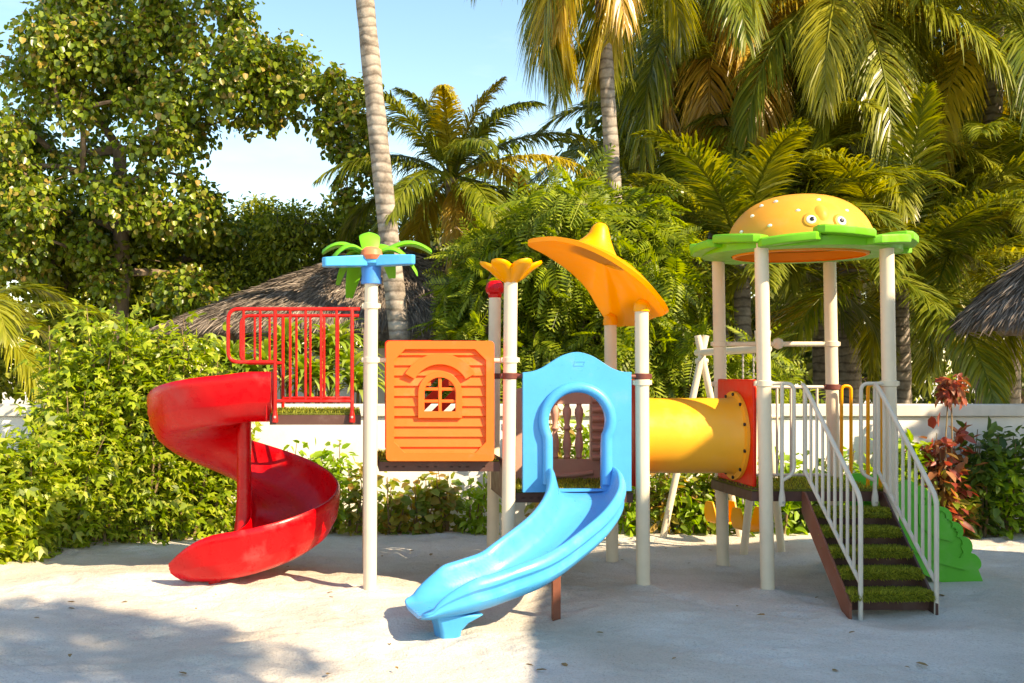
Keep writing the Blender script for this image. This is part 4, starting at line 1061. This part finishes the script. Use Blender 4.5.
tree('shade_tree', 'tall dark tree behind the palms in the far right', 'tree', G(1010, 25), P(1010, 100, 25),
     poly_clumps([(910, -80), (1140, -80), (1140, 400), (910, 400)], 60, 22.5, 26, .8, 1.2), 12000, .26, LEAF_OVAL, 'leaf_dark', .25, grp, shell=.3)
def feather_tree(label, base, top, clumps, n, size=.42):
    return tree('feathery_tree', label, 'tree', base, top, clumps, n, size, LEAF_PINNATE, 'leaf_feather', .08, 'feathery-leaved trees behind the wall', nlimb=22, hang=.45, shell=.3, jitter=.4)
feather_tree('feathery-leaved tree behind the orange hat roof', G(590, 13.4), P(590, 250, 13.4),
     poly_clumps([(520, 225), (540, 190), (600, 165), (650, 185), (670, 230), (690, 300), (690, 395), (600, 400), (540, 360)], 48, 12.9, 14.6, .26, .42), 2300, .36)
feather_tree('feathery-leaved tree behind the orange panel and flower post', G(490, 13.6), P(490, 290, 13.6),
     poly_clumps([(462, 290), (480, 228), (530, 225), (560, 280), (560, 400), (462, 400), (456, 330)], 34, 13.2, 14.4, .26, .40), 1500, .36)
feather_tree('low feathery-leaved tree behind the crawl tube', G(690, 13.2), P(690, 370, 13.2),
     poly_clumps([(640, 340), (690, 330), (760, 350), (780, 400), (640, 410)], 14, 12.8, 13.8, .22, .32), 420, .34)

# palms
palm('tall leaning coconut palm with only its ringed trunk in view, left of centre', G(420, 14, -.1), P(336, -330, 14), 16, 3.4, [.3, .5], bend=-.05, trunk_r=(.14, .095))
pt = bpy.data.objects['coconut_palm']
palm('small coconut palm with upright fronds standing left of the centre', G(455, 15.6), P(452, 178, 15.6), 24, 2.15, [.1, .2, .35, .8], els=(1.5, -.5), nl=76, side_len=.44, dead=3, droop=(.6, 1.5), trunk_r=(.12, .09))
palm('coconut palm with ringed trunk behind the hat roof, fronds hanging at the top', G(634, 14.6, -.1), P(596, -92, 14.6), 17, 2.5, [.15, .4, .6, .8], els=(.8, -1.15), nl=64, side_len=.62, trunk_r=(.115, .085), drop=.9, dead=2, azs=[-.35, .5, 1.2, 1.9, 2.6, 3.5, 3.9, -.7])
palm('coconut palm with golden fronds above the crawl tube', G(720, 17.5), P(715, -5, 17.5), 30, 3.5, [.15, .4, .6, .95], els=(1.2, -1.0), nl=80, side_len=.72, drop=.7, dead=2)
palm('coconut palm with drooping golden fronds above the burger roof', G(850, 16.5), P(848, -10, 16.5), 30, 3.5, [.2, .45, .7, 1.0], els=(1.1, -1.0), nl=80, side_len=.72, drop=.7, dead=2)
palm('coconut palm with olive fronds in the top right corner', G(985, 16.5), P(995, 20, 16.5), 30, 3.7, [.1, .3, .5, .8], els=(1.1, -1.0), nl=80, side_len=.75, drop=.6)
palm('short coconut palm with arching fronds directly left of the burger roof', G(745, 15), P(742, 262, 15), 26, 2.9, [.15, .3, .5], els=(1.5, -.2), nl=76, side_len=.62, drop=.28, droop=(.8, 1.6), trunk_r=(.125, .10))
palm('short coconut palm with arching fronds directly right of the burger roof', G(905, 15.4), P(900, 275, 15.4), 28, 3.5, [.1, .3, .5, .8], els=(1.45, -.3), nl=84, side_len=.68, drop=.32, droop=(.7, 1.6), trunk_r=(.125, .10))
palm('short coconut palm rising behind the burger roof', G(825, 17), P(815, 195, 17), 28, 3.3, [.15, .35, .6], els=(1.4, -.5), nl=80, side_len=.68, drop=.4, trunk_r=(.125, .10))
palm('short coconut palm behind the grey sunshade, far right', G(1010, 16), P(1015, 225, 16), 28, 3.4, [.1, .3, .55], els=(1.4, -.4), nl=80, side_len=.70, drop=.35, trunk_r=(.125, .10))
palm('coconut palm seen in the gap between the burger roof and the hat roof', G(690, 18), P(688, 150, 18), 24, 3.0, [.1, .3, .5], els=(1.4, -.5), nl=70, side_len=.62, drop=.5)
palm('low coconut palm reaching in from the left edge above the hedge', G(-55, 13.2), P(-48, 335, 13.2), 18, 2.1, [.35, .5, .6], els=(1.2, -.3), nl=64, side_len=.5, drop=.4, trunk_r=(.12, .1))

def treeline():
    cl = []
    for k in range(230):
        px = random.uniform(-500, 1500); Y = random.uniform(29, 34); top = 232 if px < 430 else 150
        cl.append((P(px, random.uniform(top+14, 385), Y), random.uniform(.9, 1.5)))
    V, Fq = clump_leaves(cl, 26000, .34, LEAF_OVAL, .4, shell=.3); o = np_mesh('far_wood', V, Fq, M['leaf_mid'], origin=(0, 31, 0))
    tag(o, 'mass of green woodland far behind the garden trees', 'woodland', None, 'stuff')
treeline()
# shade trees out of view, casting the dappled shade in the left foreground and on the right wall
uh = Vector((math.cos(AZ), math.sin(AZ), 0)); hh = Vector((math.sin(AZ), -math.cos(AZ), 0))
def Q(u, v, k): return uh*u+hh*k+Vector((0, 0, (v+math.sin(EL)*k)/math.cos(EL)))
cl = [(Q(u, v, random.uniform(9, 11)), random.uniform(.16, .34)) for u, v in [(random.uniform(2.6, 4.9), random.uniform(1.9, 4.25)) for _ in range(75)] if v > 2.7 or u < 4.0]
b = Q(2.6, 0, 10); tree('overhanging_tree', 'leafy tree behind the viewer shading the left foreground sand', 'tree', (b.x, b.y, 0), Q(3.2, 2.2, 10), cl, 4200, .13, LEAF_ROUND, 'leaf_mid', .12, nlimb=12)
cl = [(Q(random.uniform(13.3, 15.5), random.uniform(-.5, 3.4), random.uniform(2, 4)), random.uniform(.4, .6)) for _ in range(40)]
b = Q(14.6, 0, 3); tree('overhanging_tree', 'leafy tree outside the right edge shading the end of the wall', 'tree', (b.x, b.y, 0), Q(14.4, 2.6, 3), cl, 6500, .18, LEAF_ROUND, 'leaf_mid', .14, nlimb=14)

# ================================================================== SHRUBS
def shrub(name, label, base, h, wd, n, size, mat, tmpl=LEAF_LOBED, stems=9, group=None, low=.05, cat='shrub'):
    t = thing(name, label, cat, base, group); base = Vector(base); mb = MB(); P_ = []; D_ = []
    for i in range(stems):
        a = random.uniform(0, 6.28); r = wd*random.uniform(.1, 1)*.5; top = base+Vector((math.cos(a)*r, math.sin(a)*r*.7, h*random.uniform(.62, 1.0)))
        b0 = base+Vector((math.cos(a)*r*.35, math.sin(a)*r*.3, -.03)); pts = limb(mb, b0, top, .012+.004*h, .004, .10, 6, 5)
        k = n//stems; q = low+(1-low)*rng.random(k)**.85; x = q*6; i0 = np.minimum(x.astype(int), 5)
        A = np.array([list(p) for p in pts]); p = A[i0]*(1-(x-i0))[:, None]+A[i0+1]*(x-i0)[:, None]
        d = norm(rng.normal(size=(k, 3))*np.array([1, 1, .45])); p = p+d*(.04+.20*rng.random(k)*(wd/.8))[:, None]
        P_.append(p); D_.append(d)
    p = np.vstack(P_); d = np.vstack(D_); m = len(p); p[:, 2] = np.maximum(p[:, 2], .03)
    V, Fq = leaves(p, d+rng.normal(size=(m, 3))*.5+np.array([0, 0, -.25]), np.array([0, -.2, 1.])+rng.normal(size=(m, 3))*.5, size*(.6+.8*rng.random(m)), tmpl)
    np_mesh('foliage', V, Fq, M[mat], t); mb.build('stems', M['stem'], t)
    return t
hg = 'bright green hedge shrubs at the left'
for px, Y, h, wd, n, lab in [(-25, 9.9, 1.15, .9, 1300, 'bright green shrub at the front, cut by the left edge'), (22, 10.25, 1.20, .9, 1500, 'low bright green shrub at the lower left, second from the left edge'),
        (62, 10.8, 1.50, .9, 1700, 'bright green shrub bulging over the sand, third from the left edge'), (100, 11.15, 2.35, 1.0, 2300, 'tall bright green shrub in the left hedge, left of its highest point'),
        (140, 11.4, 2.50, 1.0, 2500, 'tallest bright green shrub of the left hedge'), (180, 11.5, 2.25, .9, 2100, 'tall bright green shrub behind the top of the spiral slide'),
        (214, 11.7, 1.45, .7, 1200, 'short bright green shrub half hidden by the spiral slide'), (88, 11.7, 1.95, .8, 1700, 'bright green shrub against the wall behind the left hedge')]:
    shrub('hedge_shrub', lab, G(px, Y), h, wd, int(n*1.25), .100, 'leaf_hedge', group=hg, stems=14)
wg = 'planting along the foot of the wall'
for px, h, wd, n, mat, tm, lab, sz in [
    (300, .95, .5, 330, 'leaf_lime', LEAF_OVAL, 'airy lime shrub right of the spiral slide', .12), (330, 1.15, .5, 380, 'leaf_lime', LEAF_OVAL, 'tall lime shrub under the red railing deck', .12),
    (352, .9, .4, 260, 'leaf_olive', LEAF_OVAL, 'olive shrub just left of the first front post', .11), (392, .62, .5, 170, 'leaf_olive', LEAF_ROUND, 'low reddish-olive shrub under the left part of the orange panel', .10),
    (420, .58, .45, 170, 'leaf_olive', LEAF_ROUND, 'low olive shrub under the middle of the orange panel', .10), (448, .66, .45, 170, 'leaf_olive', LEAF_ROUND, 'low olive shrub under the right part of the orange panel', .10),
    (474, .60, .45, 260, 'leaf_lime', LEAF_OVAL, 'small lime shrub just left of the red-capped post', .11), (552, 1.45, .6, 620, 'leaf_olive', LEAF_OVAL, 'tall olive shrub behind the top of the blue slide', .11), (590, 1.2, .5, 420, 'leaf_lime', LEAF_OVAL, 'lime shrub behind the right side of the blue archway', .11),
    (628, .66, .45, 280, 'leaf_lime', LEAF_OVAL, 'lime shrub between the two hat roof posts', .11), (668, .78, .5, 380, 'leaf_olive', LEAF_OVAL, 'olive shrub under the left part of the crawl tube', .12),
    (692, .72, .5, 360, 'leaf_lime', LEAF_OVAL, 'lime shrub under the middle of the crawl tube', .12), (715, .75, .45, 320, 'leaf_olive', LEAF_OVAL, 'olive shrub under the right end of the crawl tube', .12),
    (745, .80, .5, 330, 'leaf_lime', LEAF_OVAL, 'lime shrub behind the orange swing seats', .12), (782, 1.0, .5, 380, 'leaf_lime', LEAF_OVAL, 'lime shrub just left of the stairs', .12),
    (812, .85, .45, 300, 'leaf_deep', LEAF_OVAL, 'deep green shrub seen through the left stair rail', .12), (850, .9, .5, 320, 'leaf_lime', LEAF_OVAL, 'lime shrub behind the top of the stairs', .12),
    (908, 1.15, .42, 420, 'leaf_lime', LEAF_OVAL, 'bright lime shrub just right of the right front post', .13),
    (945, 1.05, .5, 420, 'leaf_croton', LEAF_OVAL, 'red and bronze copperleaf shrub against the wall', .15), (958, .7, .5, 330, 'leaf_olive', LEAF_OVAL, 'olive shrub at the foot of the red shrub', .13),
    (985, 1.18, .5, 420, 'leaf_deep', LEAF_OVAL, 'deep green shrub right of the red shrub', .14), (1006, .95, .5, 380, 'leaf_lime', LEAF_OVAL, 'lime shrub near the right edge', .13), (1034, 1.15, .5, 400, 'leaf_deep', LEAF_OVAL, 'deep green shrub cut by the right edge', .14)]:
    s = shrub('wall_shrub', lab, G(px, 11.75), h, wd, n, sz*.9, mat, tm, stems=6, group=wg)
    if 'copperleaf' in lab:      # tall head above the wall line
        c = [(P(951, 393, 11.6), .14), (P(955, 384, 11.6), .12), (P(947, 385, 11.6), .11)]
        V, Fq = clump_leaves(c, 150, .10, LEAF_OVAL, .7, shell=.1); np_mesh('leaf_head', V, Fq, M['leaf_croton'], s)
        mb = MB(); limb(mb, G(948, 11.7), P(951, 390, 11.6), .012, .007, .04); limb(mb, G(944, 11.7), P(948, 388, 11.6), .010, .006, .05); mb.build('stems', M['stem'], s)
# strap-leaved plants above the wall behind the red rail
def strap(n, L, w=.035):
    parts = []
    for i in range(n):
        a = i*2.4+random.uniform(-.3, .3); el = 1.35-1.1*i/n; m = 7; ts = np.linspace(0, 1, m); an = el-1.9*ts**1.4; d = np.stack([np.cos(an)*math.cos(a), np.cos(an)*math.sin(a), np.sin(an)], 1)
        l = L*random.uniform(.75, 1.1); p = np.vstack([[0, 0, 0], np.cumsum(d[:-1]*l/(m-1), 0)]); s = np.array([-math.sin(a), math.cos(a), 0]); ww = w*np.sin(PI*(.18+.80*ts))
        V = np.stack([p-s*ww[:, None], p+s*ww[:, None]], 1).reshape(-1, 3); Fq = np.array([(2*j, 2*j+1, 2*j+3, 2*j+2) for j in range(m-1)]); parts.append((V, Fq, np.zeros(len(V))))
    return join(parts)
dg = 'variegated strap-leaved plants above the wall'
for px, py, Y, L, lab in [(236, 352, 13.2, .55, 'variegated strap-leaved plant at the left end of the red railing'), (262, 372, 12.9, .5, 'low variegated strap-leaved plant behind the red railing loop'), (288, 348, 13.4, .55, 'variegated strap-leaved plant behind the left half of the red railing'),
        (312, 372, 12.9, .5, 'low variegated strap-leaved plant behind the middle of the red railing'), (335, 350, 13.3, .55, 'variegated strap-leaved plant behind the right half of the red railing'), (356, 372, 12.9, .5, 'low variegated strap-leaved plant beside the post carrying the palm tree cap')]:
    c = P(px, py, Y); t = thing('dracaena_plant', lab, 'plant', (c.x, c.y, 0), dg); parts = []
    mb = MB()
    for k in range(5):
        o = Vector((random.uniform(-.14, .14), random.uniform(-.15, .15), random.uniform(-.28, .10))); v, f, tt = strap(26, L); parts.append((v+np.array(c+o), f, tt)); limb(mb, (c.x+o.x*.4, c.y+o.y, 0), c+o, .02, .014, .03)
    V, Fq, T = join(parts); np_mesh('leaves', V, Fq, M['leaf_variegated'], t); mb.build('stems', M['stem'], t)

# ================================================================== FALLEN LEAVES
proto = None
for i in range(95):
    x = random.uniform(-.05, .95); Y = random.choice([random.uniform(6.2, 8.6), random.uniform(9.5, 11.8), random.uniform(10.8, 11.9)])
    px = 1024*x; c = G(px, Y, .012)
    if proto is None:
        V, Fq = leaves(np.zeros((1, 3)), np.array([[0, 1., .1]]), np.array([[0, 0, 1.]]), np.array([.06]), LEAF_OVAL)
        proto = np_mesh('fallen_leaf', V, Fq, M['litter']); o = proto
        tag(o, 'small dry leaf lying on the pale sand', 'leaf', 'dry leaves scattered on the sand')
    else: o = proto.copy(); COL.objects.link(o)
    o.location = c; o.rotation_euler = (random.uniform(-.2, .2), random.uniform(-.2, .2), random.uniform(0, 6.28)); s = random.uniform(.5, 1.2); o.scale = (s, s, s)
print('faces', sum(len(o.data.polygons) for o in bpy.data.objects if o.type == 'MESH'))
